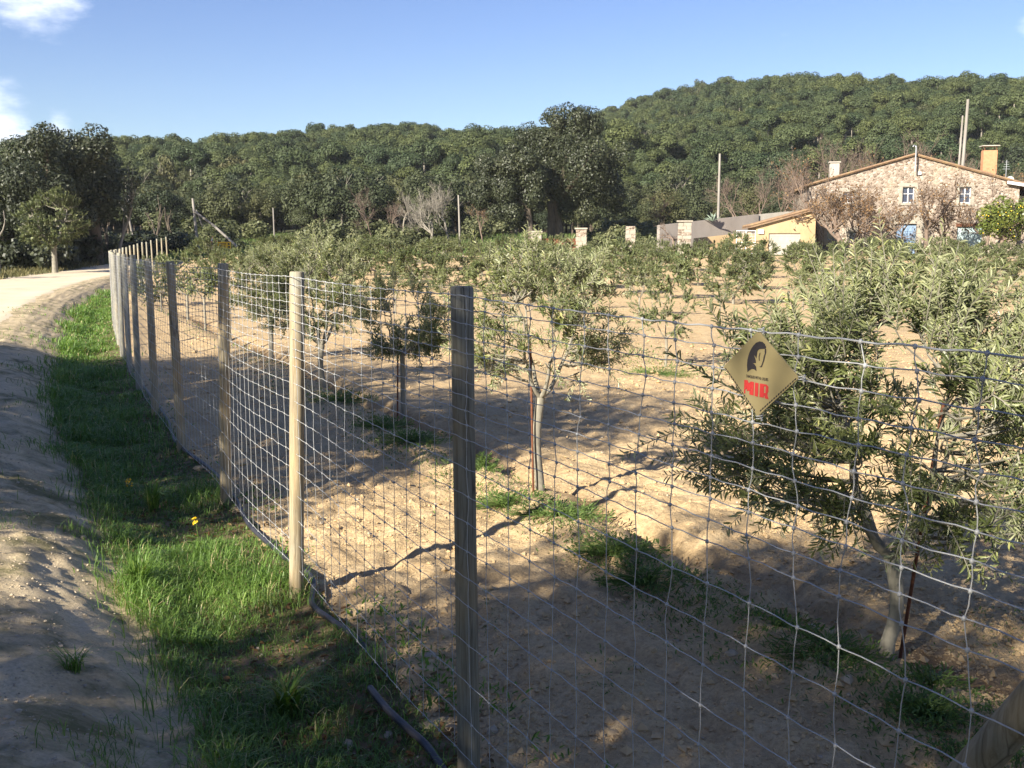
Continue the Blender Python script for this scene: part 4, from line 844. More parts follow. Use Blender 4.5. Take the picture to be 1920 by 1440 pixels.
mixv = fbm(pts[:, 0] * .03, pts[:, 1] * .03, 91) + rg.normal(0, .09, len(pts)) + np.clip((pts[:, 1] - 165) / 150, -.35, .12)
isp = mixv > -.01; scl = np.where(isp, rg.uniform(.45, 1.5, len(pts)), rg.uniform(.38, 1.4, len(pts))) * np.interp(pts[:, 1], [117, 150, 430], [.8, .84, .92])
scl *= np.where((pts[:, 0] > 14) & (pts[:, 1] < 140), .85, 1)
inview = np.abs(pts[:, 0]) < .5 * pts[:, 1]
order = np.argsort(pts[:, 1] / scl); own = {True: 0, False: 0}; rest = []
for i in order:
    p_ = bool(isp[i])
    if inview[i] and own[p_] < 150:
        own[p_] += 1; nm = 'pine_tree' if p_ else 'holm_oak'; o = bpy.data.objects.new(nm, (PM if p_ else OM)[int(i) % 4]); C.objects.link(o)
        o.location = (pts[i, 0], pts[i, 1], zt[i] - .1); o.rotation_euler = (0, 0, rg.uniform(0, 6.28)); o.scale = (scl[i] * rg.uniform(.8, 1.3), scl[i] * rg.uniform(.8, 1.3), scl[i] * rg.uniform(.8, 1.2))
        if p_: tag(o, 'bright green pine in the wood on the lower hillside', 'pine tree', 'pines on the lower hillside')
        else: tag(o, 'dark rounded oak in the wood on the lower hillside', 'holm oak', 'oaks on the lower hillside')
    else: rest.append(i)
rest = np.array(rest); me = bpy.data.meshes.new('forest'); me.vertices.add(len(rest)); me.vertices.foreach_set('co', np.stack([pts[rest, 0], pts[rest, 1], zt[rest] - .1], 1).ravel().astype(np.float32))
def vat(n_, ty, vals): a = me.attributes.new(n_, ty, 'POINT'); a.data.foreach_set('value', vals)
vat('pick', 'INT', (np.where(isp[rest], 0, 4) + rg.integers(0, 4, len(rest))).astype(np.int32)); vat('size', 'FLOAT', scl[rest].astype(np.float32)); vat('turn', 'FLOAT', rg.uniform(0, 6.28, len(rest)).astype(np.float32))
fo = bpy.data.objects.new('forest', me); C.objects.link(fo); tag(fo, 'dense wood of pines and oaks covering the upper hill', None, None, 'stuff')
ng = bpy.data.node_groups.new('forest', 'GeometryNodeTree'); ng.interface.new_socket('Geometry', in_out='INPUT', socket_type='NodeSocketGeometry'); ng.interface.new_socket('Geometry', in_out='OUTPUT', socket_type='NodeSocketGeometry')
gi = ng.nodes.new('NodeGroupInput'); go = ng.nodes.new('NodeGroupOutput'); iop = ng.nodes.new('GeometryNodeInstanceOnPoints'); jn = ng.nodes.new('GeometryNodeJoinGeometry'); m2p = ng.nodes.new('GeometryNodeMeshToPoints')
protos = {}
for o in C.objects:
    if o.type == 'MESH' and o.data in PM + OM and o.data not in protos: protos[o.data] = o
src = []
for me_ in PM + OM:
    oi = ng.nodes.new('GeometryNodeObjectInfo'); oi.inputs['Object'].default_value = protos[me_]; oi.inputs['As Instance'].default_value = True; src.append(oi)
for oi in reversed(src): ng.links.new(oi.outputs['Geometry'], jn.inputs[0])
def na(n_, ty):
    a = ng.nodes.new('GeometryNodeInputNamedAttribute'); a.data_type = ty; a.inputs['Name'].default_value = n_; return a.outputs[0]
ng.links.new(gi.outputs[0], m2p.inputs[0]); ng.links.new(m2p.outputs[0], iop.inputs['Points']); ng.links.new(jn.outputs[0], iop.inputs['Instance']); iop.inputs['Pick Instance'].default_value = True
ng.links.new(na('pick', 'INT'), iop.inputs['Instance Index']); ng.links.new(na('size', 'FLOAT'), iop.inputs['Scale'])
cx = ng.nodes.new('ShaderNodeCombineXYZ'); ng.links.new(na('turn', 'FLOAT'), cx.inputs[2]); ng.links.new(cx.outputs[0], iop.inputs['Rotation'])
ng.links.new(iop.outputs[0], go.inputs[0]); md = fo.modifiers.new('forest', 'NODES'); md.node_group = ng

# ------------------------------------------------------------------ farmhouse
HZ = 1.12; house = empty('stone_farmhouse', (HX, HY, HZ), R(-9), 'stone farmhouse with a low gable, blue door and clay tile roof', 'house')
HW = 8.75; EL, AP = 6.1, 8.55                                     # half width, eaves and apex above its ground
OP = [(-5.4, .95, 4.55, 1.0, 'w'), (-.35, 1.0, 4.55, 1.4, 'w'), (4.35, .95, 4.5, 1.4, 'w'), (-6.75, .6, 1.35, .8, 's'), (-4.85, .6, 1.3, .8, 's'), (-.4, 1.75, 0.0, 2.75, 'd'), (4.9, 2.1, 0.0, 2.5, 'g')]
# wall with the openings left out
xc = sorted({-HW, HW} | {o_[0] - o_[1] / 2 for o_ in OP} | {o_[0] + o_[1] / 2 for o_ in OP}); zc = sorted({-.6, EL - .2} | {o_[2] for o_ in OP} | {o_[2] + o_[3] for o_ in OP})
q = MB()
for i in range(len(xc) - 1):
    for j in range(len(zc) - 1):
        mx_, mz = (xc[i] + xc[i+1]) / 2, (zc[j] + zc[j+1]) / 2
        if any(abs(mx_ - o_[0]) < o_[1] / 2 and o_[2] < mz < o_[2] + o_[3] for o_ in OP): continue
        q.add([(xc[i], 0, zc[j]), (xc[i+1], 0, zc[j]), (xc[i+1], 0, zc[j+1]), (xc[i], 0, zc[j+1])], [(0, 1, 2, 3)])
q.add([(-HW, 0, EL - .2), (HW, 0, EL - .2), (HW, 0, EL), (0, 0, AP), (-HW, 0, EL)], [(0, 1, 2, 3, 4)])
for (x_, w_, z_, h_, k_) in OP:
    a, b_, c_, d_ = x_ - w_/2, x_ + w_/2, z_, z_ + h_; Vq = [(a,0,c_),(b_,0,c_),(b_,0,d_),(a,0,d_),(a,.35,c_),(b_,.35,c_),(b_,.35,d_),(a,.35,d_)]; q.add(Vq, [(0,4,5,1),(1,5,6,2),(2,6,7,3),(3,7,4,0)])
DP = 13.0
q.add([(-HW,0,-.6),(-HW,DP,-.6),(-HW,DP,EL),(-HW,0,EL)], [(0,3,2,1)]); q.add([(HW,0,-.6),(HW,DP,-.6),(HW,DP,EL),(HW,0,EL)], [(0,1,2,3)]); q.add([(-HW,DP,-.6),(HW,DP,-.6),(HW,DP,EL),(0,DP,AP),(-HW,DP,EL)], [(4,3,2,1,0)])
q.build('wall', M['stone'], house)
for (x_, w_, z_, h_, k_) in OP:
    if k_ in 'ws':
        f = MB(); a, b_ = x_ - w_/2, x_ + w_/2; t_ = .07
        f.box(a, b_, .16, .24, z_, z_ + t_).box(a, b_, .16, .24, z_ + h_ - t_, z_ + h_).box(a, a + t_, .162, .238, z_ + t_, z_ + h_ - t_).box(b_ - t_, b_, .162, .238, z_ + t_, z_ + h_ - t_)
        if k_ == 'w': f.box(x_ - .04, x_ + .04, .155, .235, z_ + t_, z_ + h_ - t_)
        if k_ == 'w': f.box(a + t_, b_ - t_, .17, .22, z_ + h_ * .55, z_ + h_ * .55 + .04)
        wf = f.build('window', M['white'] if k_ == 'w' else M['pale_blue'], house)
        MB().box(a + .02, b_ - .02, .21, .225, z_ + .02, z_ + h_ - .02).build('pane', M['glass'], wf)
        MB().box(a - .3, b_ + .3, -.05, .1, z_ + h_, z_ + h_ + .32).build('lintel', M['dressed'], wf)
        MB().box(a - .28, a, -.04, .1, z_ - .02, z_ + h_).build('jamb', M['dressed'], wf); MB().box(b_, b_ + .28, -.04, .1, z_ - .02, z_ + h_).build('jamb', M['dressed'], wf)
        MB().box(a - .32, b_ + .32, -.09, .12, z_ - .22, z_ - .02).build('sill', M['dressed'], wf)
    elif k_ == 'd':
        f = MB(); a, b_ = x_ - w_/2, x_ + w_/2; f.box(a, x_ - .015, .2, .27, z_, z_ + 2.1).box(x_ + .015, b_, .2, .27, z_, z_ + 2.1).box(a, b_, .21, .28, z_ + 2.16, z_ + h_)
        for e in (a + .08, a + .5, x_ + .1, x_ + .52): f.box(e, e + .33, .18, .2, z_ + .15, z_ + .95).box(e, e + .33, .18, .2, z_ + 1.1, z_ + 2.0)
        f.box(a, b_, .17, .21, z_ + 2.1, z_ + 2.16)
        dr = f.build('door', M['blue'], house); MB().box(x_ + .06, x_ + .12, .12, .18, z_ + 1.0, z_ + 1.14).build('handle', M['rust'], dr)
        for k in range(11):                                      # arch of dressed stones
            a0 = math.pi * k / 11; a1 = math.pi * (k + .94) / 11; r0_, r1_ = w_/2 + .06, w_/2 + .62; cz0 = z_ + h_ - .35
            MB().prism([(x_ + r_ * math.cos(aa), cz0 + r_ * math.sin(aa)) for r_, aa in ((r0_, a0), (r1_, a0), (r1_, a1), (r0_, a1))][::-1], -.05 - .006 * (k % 3), .08).build('arch_stone', M['dressed'], dr)
        for sgn in (-1, 1):
            for k in range(5): xa, xb = sorted((x_ + sgn * (w_/2 + .0), x_ + sgn * (w_/2 + .45 + .14 * (k % 2)))); MB().box(xa, xb, -.05 - .006 * (k % 2), .1, z_ + k * .48 + .01, z_ + k * .48 + .47).build('jamb_stone', M['dressed'], dr)
        MB().prism([(a, z_ + h_ + .0), (b_, z_ + h_ + .0), (b_ - .25, z_ + h_ + .35), (x_, z_ + h_ + .5), (a + .25, z_ + h_ + .35)], -.03, .1).build('arch_infill', M['dressed'], dr)
    else:
        f = MB(); a, b_ = x_ - w_/2, x_ + w_/2; f.box(a, b_, .2, .26, z_, z_ + h_)
        for k in range(6): f.box(a + .06 + k * (w_ - .12) / 6, a + .03 + (k + 1) * (w_ - .12) / 6, .18, .2, z_ + .1, z_ + h_ - .1)
        gd = f.build('garage_door', M['pale_blue'], house); MB().box(a - .1, b_ + .1, -.04, .08, z_ + h_, z_ + h_ + .25).build('lintel', M['rust'], gd)
def roof_half(sg):
    q = MB(); ov = .2; e = HW + .35; ze = EL - .5 * (AP - EL) / HW
    x0_, x1_ = sorted((0, sg * e)); zA, zB = (AP, ze)
    V_ = [(0, -ov, zA + .04), (sg * e, -ov, zB + .04), (sg * e, DP + .3, zB + .04), (0, DP + .3, zA + .04), (0, -ov, zA + .14), (sg * e, -ov, zB + .14), (sg * e, DP + .3, zB + .14), (0, DP + .3, zA + .14)]
    q.add(V_, [(3,2,1,0),(4,5,6,7),(0,1,5,4),(1,2,6,5),(2,3,7,6)] if sg > 0 else [(0,1,2,3),(7,6,5,4),(4,5,1,0),(5,6,2,1),(6,7,3,2)])
    o = q.build('roof', M['tile'], house)
    q = MB(); n = 22
    for k in range(n):                                           # verge tiles, each proud of the last
        u0, u1 = k / n, (k + 1.12) / n; tube(q, [(sg * e * u0, -ov + .02, lerp(zA, zB, u0) + .16), (sg * e * u1, -ov + .02, lerp(zA, zB, u1) + .17)], [.10, .085], 8)
    for r_ in range(34):                                         # cover tile courses up the slope
        yy_ = .05 + r_ * .38; tube(q, [(sg * .05, yy_, zA + .16), (sg * e, yy_, zB + .16)], [.09, .095], 6)
    tag(q.build('roof_tiles', M['tile'], o), kind='stuff')
roof_half(-1); roof_half(1)
q = MB(); q.box(6.25, 7.4, 2.2, 3.0, 5.6, 9.15); ch = q.build('chimney', M['brick'], house); MB().box(6.1, 7.55, 2.05, 3.15, 9.5, 9.58).build('chimney_cap', M['concrete'], ch)
for cx_, cy_ in ((6.3, 2.25), (7.3, 2.25), (6.3, 2.9), (7.3, 2.9)): MB().box(cx_, cx_ + .06, cy_, cy_ + .06, 9.15, 9.5).build('cap_leg', M['rust'], ch)
q = MB(); q.box(-6.9, -6.1, 1.0, 1.7, 6.2, 8.15); ch2 = q.build('chimney', M['concrete'], house); ch2['label'] = 'small pale chimney'; MB().box(-7.0, -6.0, .9, 1.8, 8.15, 8.25).build('chimney_cap', M['concrete'], ch2)
q = MB(); tube(q, [(0, -.52, 7.2), (0, -.52, 9.2), (-.05, -.55, 9.38), (-.2, -.6, 9.42), (-.3, -.6, 9.3)], [.07, .07, .065, .06, .055], 8); q.build('service_pipe', M['grey_metal'], house); MB().box(.35, .6, -.18, -.02, 6.95, 7.2).build('wall_lamp', M['white'], house)
q = MB(); tube(q, [(8.2, 2.2, 5.9), (8.2, 2.2, 8.3)], [.03, .025], 6)
for k in range(4): q.box(7.9 + .05*k, 8.5 - .05*k, 2.18, 2.22, 7.5 + k * .2, 7.53 + k * .2)
q.build('aerial', M['grey_metal'], house); q = MB(); th = np.linspace(0, 6.283, 15)[:-1]; q.add([(8.45, 1.95, 6.5)] + [(8.45 + .38 * math.cos(a), 1.8 + .1 * math.cos(a), 6.5 + .38 * math.sin(a)) for a in th], [(0, 1 + k, 1 + (k + 1) % 14) for k in range(14)]); q.build('satellite_dish', M['white'], house)
q = MB(); q.add([(7.6, -.4, 6.15), (15, -.4, 4.9), (15, 9, 4.9), (7.6, 9, 6.15), (7.6, -.4, 6.32), (15, -.4, 5.07), (15, 9, 5.07), (7.6, 9, 6.32)], [(3,2,1,0),(4,5,6,7),(0,1,5,4),(1,2,6,5),(2,3,7,6),(3,0,4,7)]); lr = q.build('side_roof', M['tile'], house)
MB().box(9.02, 14.6, 1.2, 8, -.6, 4.7).build('side_wall', M['stone'], house); q = MB(); q.add([(7.6, -.5, 6.1), (15, -.5, 4.82), (15, -.42, 4.82), (7.6, -.42, 6.1), (7.6, -.5, 6.34), (15, -.5, 5.08), (15, -.42, 5.08), (7.6, -.42, 6.34)], [(3,2,1,0),(4,5,6,7),(0,1,5,4),(1,2,6,5),(2,3,7,6),(3,0,4,7)]); q.build('fascia', M['white'], lr)

# garage with ochre plaster, left of the house
sx = W2(1466, 88); gz_ = .95; gar = empty('garage_shed', (sx, 88, gz_), R(-6), 'low ochre plastered garage with a sloping tile roof left of the farmhouse', 'garage')
q = MB(); q.prism([(-2.35, -.5), (-1.3, -.5), (-1.3, 2.05), (1.3, 2.05), (1.3, -.5), (2.5, -.5), (2.5, 3.95), (-2.35, 2.62)], 0, .3)
q = MB(); q.box(-2.35, -1.3, 0, .3, -.5, 2.05).box(1.3, 2.5, 0, .3, -.5, 2.05); q.prism([(-2.35, 2.05), (2.5, 2.05), (2.5, 3.95), (-2.35, 2.62)], 0, .3); q.prism([(-2.35, -.5), (-2.1, -.5), (-2.1, 2.6), (-2.35, 2.6)], .3, 6); q.build('wall', M['plaster'], gar)
q = MB(); 
for k in range(9): q.box(-1.3, 1.3, .12 + .01 * (k % 2), .18, -.4 + k * .272, -.4 + (k + 1) * .272)
q.build('roller_door', M['concrete'], gar)
q = MB(); q.prism([(-2.85, 2.5), (2.7, 4.03), (2.7, 4.2), (-2.85, 2.67)], -.3, 6); rf = q.build('roof', M['tile'], gar); q = MB()
for k in range(12): tube(q, [(-2.9, -.25 + k * .5, 2.70), (2.7, -.25 + k * .5, 4.23)], [.1, .1], 6)
tag(q.build('roof_tiles', M['tile'], rf), kind='stuff'); MB().box(-2.2, -1.75, -.15, 0, 2.02, 2.35).build('wall_box', M['white'], gar)
# walls, gate and gateposts
def slabwall(name, p0, p1, th, zlo, z0, z1, mat, label, cat='wall'):
    dx_, dy_ = p1[0] - p0[0], p1[1] - p0[1]; L = math.hypot(dx_, dy_); q = MB(); q.prism([(0, zlo), (L, zlo), (L, z1), (0, z0)], 0, th); o = q.build(name, M[mat], None, (p0[0], p0[1], 0)); o.rotation_euler = (0, 0, math.atan2(dy_, dx_)); return tag(o, label, cat)
slabwall('retaining_wall', (W2(1234, 91), 91), (W2(1417, 96), 96), .4, .5, Z2(423, 91), Z2(403, 96), 'render', 'long grey rendered wall sloping up towards the garage')
slabwall('retaining_wall', (W2(1417, 96.2), 96.2), (W2(1512, 98), 98), .4, .5, Z2(403, 96), Z2(394, 98), 'concrete', 'short pale wall behind the roof of the ochre garage')
slabwall('low_wall', (W2(1300, 89.5), 89.5), (W2(1420, 91), 91), .3, .5, Z2(447, 89.5), Z2(434, 91), 'plaster', 'low earth coloured wall at the foot of the grey wall')
def pier(px, d_, w_, py, label, name='gate_pier', mat='stone', cap=True):
    x = W2(px, d_); z0 = zat(x, d_) - .3; h = Z2(py, d_) - z0; t = empty(name, (x, d_, z0), R(-8), label, name.replace('_', ' ')); rg = np.random.default_rng(int(px)); k = 0; z = 0.0
    while z < h - .12:
        hh = rg.uniform(.22, .34); q = MB(); a = w_/2 * rg.uniform(.93, 1.04); sp_ = rg.uniform(-.2, .2) * w_; q.box(-a, sp_ - .01, -a, a, z, z + hh - .012); q.build('stone', M['dressed'] if rg.random() < .6 else M['stone'], t)
        q = MB(); a2 = w_/2 * rg.uniform(.93, 1.04); q.box(sp_ + .01, a2, -a2, a2, z, z + hh - .012); q.build('stone', M['dressed'] if rg.random() < .5 else M['stone'], t); z += hh
    MB().box(-w_*.4, w_*.4, -w_*.4, w_*.4, 0, z - .02).build('core', M['stone'], t)
    if cap: MB().box(-w_*.6, w_*.6, -w_*.6, w_*.6, z, z + .12).build('cap_stone', M['dressed'], t)
    return t
pier(1006, 84.5, .85, 434, 'pale stone gate pier left of the rusty gate'); pier(1089, 84.5, .85, 434, 'pale stone gate pier right of the rusty gate'); pier(1180, 86, .8, 427, 'stone pier with a rounded top standing alone right of the gate', cap=False); pier(1280, 88, 1.1, 421, 'broad weathered stone pier at the left end of the grey wall', 'stone_pier')
xg0, xg1 = W2(1014, 84.5), W2(1081, 84.5); gt = empty('iron_gate', ((xg0 + xg1) / 2, 84.5, zat(xg0, 84.5)), R(-3), 'rust brown sheet iron gate between the two pale stone piers', 'gate'); hw = (xg1 - xg0) / 2; gh = Z2(449, 84.5) - gt.location.z
q = MB(); q.box(-hw, -.02, -.02, .02, .08, gh).box(.02, hw, -.02, .02, .08, gh); q.build('sheet', M['rust'], gt); q = MB()
for a, b_ in ((-hw, -.02), (.02, hw)): q.box(a, b_, -.045, .045, gh, gh + .06).box(a, b_, -.045, .045, .03, .08).box(a, a + .06, -.045, .045, .08, gh).box(b_ - .06, b_, -.045, .045, .08, gh)
q.build('gate_frame', M['rust'], gt)
x0, x1 = W2(1377, 87), W2(1412, 87); wg = empty('wire_gate', (x0, 87, zat(x0, 87)), 0, 'white tubular wire gate between the grey wall and garage', 'gate'); gh = Z2(433, 87) - wg.location.z; q = MB(); L = x1 - x0
for zz_ in (.1, gh * .5, gh): tube(q, [(0, 0, zz_), (L, 0, zz_)], [.03, .03], 6)
for xx_ in (0, L * .5, L): tube(q, [(xx_, 0, 0), (xx_, 0, gh)], [.035, .035], 6)
q.build('gate_frame', M['white'], wg); q = MB()
for k in range(1, 14): tube(q, [(L * k / 14, 0, .1), (L * k / 14, 0, gh)], [.008, .008], 4)
for k in range(1, 8): tube(q, [(0, 0, gh * k / 8), (L, 0, gh * k / 8)], [.008, .008], 4)
q.build('gate_mesh', M['white'], wg)
rr_ = random.Random(5)
for i in range(9):                                               # small cypresses before the wall
    px = 1298 + i * 9 + rr_.uniform(-2, 2); x = W2(px, 87.5); q = MB(); rg = np.random.default_rng(300 + i); h = rr_.uniform(.8, 1.5); cards(q, [(0, 0, h * u_, .16 * (1.1 - u_ * .8), 2.0) for u_ in (.15, .3, .5, .7, .85)], 260, .14, rg)
    o = q.build('cypress', M['oak'], None, (x, 87.5, zat(x, 87.5))); tag(o, 'tiny dark cypress in the row before the grey wall', 'cypress', 'small cypresses before the grey wall')
x = W2(1332, 93); q = MB(); rg = np.random.default_rng(310); n = 26; a = rg.uniform(0, 6.28, n); e = rg.uniform(.3, 1.3, n); ax = np.stack([np.cos(a) * np.cos(e), np.sin(a) * np.cos(e), np.sin(e)], 1); V_, F_ = leaf_faces(np.zeros((n, 3)), ax, np.array([[0, 0, 1.0]] * n), rg.uniform(.5, .9, n), .13); q.add(V_, F_, 0, rg.random(len(F_)))
tag(q.build('agave', M['agave'], None, (x, 93, Z2(416, 93))), 'spiky pale green agave growing above the grey wall', 'agave')
x = W2(1640, 85); q = MB(); th = np.linspace(0, 6.283, 13)[:-1]; tube(q, [(0, 0, 0), (0, 0, .35), (0, 0, .7), (0, 0, .78)], [.22, .3, .38, .42], 14); tag(q.build('flower_pot', M['brick'], None, (x, 85, zat(x, 85))), 'orange clay pot standing left of the blue house door', 'flower pot')

# poles
def pole(px, d_, py, r, label, lean=0, base=None, name='utility_pole'):
    x = W2(px, d_); z0 = zat(x, d_); h = Z2(py, d_) - z0; q = MB(); tube(q, [(0, 0, -.3), (lean * .5, 0, h * .5), (lean, 0, h)], [r, r * .9, r * .75], 9); return tag(q.build(name, M['timber'], None, (x, d_, z0)), label, 'pole')
pole(1342, 97, 293, .13, 'slim wooden pole standing above the grey wall'); pole(1786, 108, 196, .19, 'tall wooden pole rising behind the farmhouse roof', .35); pole(1779, 108.5, 225, .13, 'shorter pole strapped beside the tall one behind the farmhouse', .3); pole(864, 98, 368, .1, 'thin pale pole before the leafless trees', -.15); pole(519, 105, 391, .08, 'thin lone pole before the wood left of centre', -.05)
d_ = 88; x = W2(378, d_); z0 = zat(x, d_); pr = empty('propped_pole', (x, d_, z0), 0, 'leaning wooden pole with a long diagonal prop by the yellow sign', 'pole'); h = Z2(374, d_) - z0; q = MB(); tube(q, [(0, 0, -.3), (-.2, 0, h * .5), (-.36, 0, h)], [.13, .12, .1], 9); q.build('upright', M['timber'], pr)
q = MB(); tube(q, [(-.25, -.1, Z2(397, d_) - z0), (1.4, -.1, Z2(425, d_) - z0), (3.25, -.1, Z2(463, d_) - z0)], [.09, .1, .11], 9); q.build('prop', M['timber'], pr); q = MB(); tube(q, [(-.1, .05, Z2(395, d_) - z0), (.35, .05, Z2(426, d_) - z0)], [.05, .05], 7); q.build('strut', M['timber'], pr)
# road signs
d_ = 84; x = W2(404.5, d_); z0 = zat(x, d_); s = empty('warning_sign', (x, d_, z0), 0, 'white triangular warning sign with a red border beyond the orchard', 'road sign'); zc_ = Z2(450, d_) - z0
def tri_(q, r_, y0, y1): q.prism([(r_ * math.sin(a), zc_ + r_ * math.cos(a)) for a in (0, -2.0944, 2.0944)], y0, y1)
q = MB(); tri_(q, .33, -.02, 0); q.build('border', M['redp'], s); q = MB(); tri_(q, .24, -.028, -.0201); q.build('panel', M['white'], s); q = MB(); q.prism([(-.07, zc_ - .07), (.08, zc_ - .07), (.06, zc_ + .01), (-.03, zc_ + .02)], -.034, -.0281); q.build('symbol', M['ink'], s); q = MB(); tube(q, [(0, .03, 0), (0, .03, zc_ + .1)], [.03, .03], 8); q.build('post', M['grey_metal'], s)
x = W2(425.5, d_); z0 = zat(x, d_); s = empty('direction_sign', (x, d_, z0), R(4), 'yellow rectangular road sign on short posts right of the triangle', 'road sign'); a, b_ = Z2(466, d_) - z0, Z2(453.5, d_) - z0
MB().box(-.52, .52, -.03, 0, a, b_).build('panel', M['yellow'], s); q = MB(); q.box(-.38, .14, -.036, -.0301, b_ - .2, b_ - .13).box(-.36, .1, -.036, -.0301, b_ - .36, b_ - .3).box(.28, .42, -.036, -.0301, b_ - .25, b_ - .1).box(.27, .44, -.036, -.0301, a + .06, a + .2); q.build('lettering', M['ink'], s)
for xx_ in (-.28, 0, .3): q = MB(); tube(q, [(xx_, .03, -.1), (xx_, .03, b_ - .05)], [.025, .025], 7); q.build('post', M['white'], s)

# ------------------------------------------------------------------ ground cover
rg = np.random.default_rng(55)
def scatter_verge(n, y0, y1, s0, s1, pw=1.5):
    u = rg.random(n); y = (y0 ** (1 - pw) + u * (y1 ** (1 - pw) - y0 ** (1 - pw))) ** (1 / (1 - pw)); s = rg.uniform(s0, s1, n); x, yy = fp(y, s); return x, yy, s
def gmesh(x, y, z, h, wd, bend, mat, tint, name, label, lean=None):
    n = len(x); a = rg.uniform(0, 6.283, n) if lean is None else lean; V_, Q, T_ = blades(np.stack([x, y, z], 1), h, wd, np.stack([np.cos(a), np.sin(a)], 1), bend); q = MB(); q.add(V_, Q, 0, np.repeat(tint, 2)); q.add(V_, T_, 0, tint)
    return tag(q.build(name, M[mat]), label, None, None, 'stuff')
x, y, s = scatter_verge(230000, 2.2, 46, -.05, 1.6, 1.6)
dens = np.interp(s / np.interp(y, [3.4, 4.6, 6.5, 9], [.72, .80, .92, 1.0]) + fbm(x * 1.3, y * 1.3, 101, 3) * .5, [-.05, .2, .45, .85, .98, 1.12, 1.35], [.3, .5, .9, 1, .7, .12, .0]) * np.clip(.75 + 1.3 * fbm(x * 3, y * 3, 103), .15, 1.1) * np.interp(y, [3.4, 4.4, 5.2], [.5, .75, 1])
k = rg.random(len(x)) < dens; x, y, s = x[k], y[k], s[k]; far_ = np.clip(y / 6.0, 1, 5)
lush = np.clip(.6 + 1.6 * fbm(x * 1.1, y * 1.1, 105, 3) + .35 * np.exp(-((s - .95) / .25) ** 2), .25, 1.5) * np.where(y < 5, .7, 1)
n = len(x); tint = np.clip(rg.normal(.45, .18, n) + fbm(x * 2, y * 2, 107) * .5, 0, .93); tint[rg.random(n) < .05] = 1
gmesh(x, y, zverge(s, x, y) - .01, .17 * lush * rg.uniform(.35, 1.35, n), .0042 * far_ * rg.uniform(.6, 1.4, n), rg.uniform(.25, 1.25, n), 'grass', tint, 'grass', 'lush green grass filling the ditch along the fence')
# thin tufts on the bank
x, y, s = scatter_verge(26000, 2.2, 30, 1.1, 2.6, 1.6); cl_ = fbm(x * 1.6, y * 1.6, 111, 3); k = rg.random(len(x)) < np.clip((cl_ - .10) * 5, 0, 1) * np.interp(s, [1.1, 1.5, 2.2, 2.6], [1, .8, .5, .1]); x, y, s = x[k], y[k], s[k]; n = len(x)
gmesh(x, y, zverge(s, x, y) - .01, .075 * rg.uniform(.4, 1.5, n), .0035 * np.clip(y / 6, 1, 5), rg.uniform(.5, 1, n), 'grass', np.clip(rg.normal(.4, .2, n), 0, 1), 'bank_grass', 'thin grass tufts on the sandy bank')
# grass under the fence and weeds of the tree rows
def weeds(n, ycut, name, label, mask, h0, mat='weed'):
    u = rg.random(n); y = (2.4 ** -.7 + u * (ycut ** -.7 - 2.4 ** -.7)) ** (-1 / .7); x = rg.uniform(-.52, .52, n) * y * 1.02 + rg.normal(0, .2, n); m_ = mask(x, y); k = rg.random(n) < m_; x, y = x[k], y[k]; z = zfield(x, y); n = len(x); sc = np.clip(y / 7, 1, 6)
    a = rg.uniform(0, 6.283, n); e = rg.uniform(.15, 1.2, n); ax = np.stack([np.cos(a) * np.cos(e), np.sin(a) * np.cos(e), np.sin(e)], 1); L = h0 * rg.uniform(.5, 1.3, n) * sc ** .6
    p = np.stack([x, y, z + rg.uniform(0, .05, n) * sc ** .3], 1); V_, F_ = leaf_faces(p, ax, np.tile([0, 0, 1.0], (n, 1)) + rg.normal(0, .3, (n, 3)), L, L * rg.uniform(.16, .36, n)); q = MB(); q.add(V_, F_, 0, np.repeat(np.clip(rg.normal(.5, .22, n), 0, 1), 2)); return tag(q.build(name, M[mat]), label, None, None, 'stuff')
def m_row(x, y):
    a = rowa(x, y); r0_ = np.abs(a + .38 + fbm(x, y, 121) * .5); rr0 = np.exp(-(r0_ / .26) ** 2) * np.clip((fbm(x * .75, y * .75, 123, 3) + .36) * 2.6, 0, 1) * np.where(y < 12, 1.0, .6)
    am = (a + RS * 30) % RS; am = np.minimum(am, RS - am); other = np.exp(-(am / .7) ** 2) * np.clip((fbm(x * .35, y * .35, 125, 3) + .02) * 7, 0, 1) * (a > 2) * .9
    return np.clip(rr0 * 1.0 + other, 0, 1) * (S(x, y) < -.4)
weeds(240000, 82, 'row_weeds', 'green weeds along the olive tree rows', m_row, .03)
weeds(70000, 60, 'field_weeds', 'scattered seedlings on the tilled soil', lambda x, y: np.clip((fbm(x * 2.2, y * 2.2, 131, 3) - .13) * 4, 0, .7) * (S(x, y) < -.05) * np.where(y < 5.5, 1, .35), .02)
weeds(60000, 30, 'fence_weeds', 'green weeds growing at the foot of the wire', lambda x, y: np.exp(-((S(x, y) + .22) / .16) ** 2) * np.clip((fbm(x * 1.4, y * 1.4, 133, 3) + .03) * 7, 0, 1), .04, 'grass')
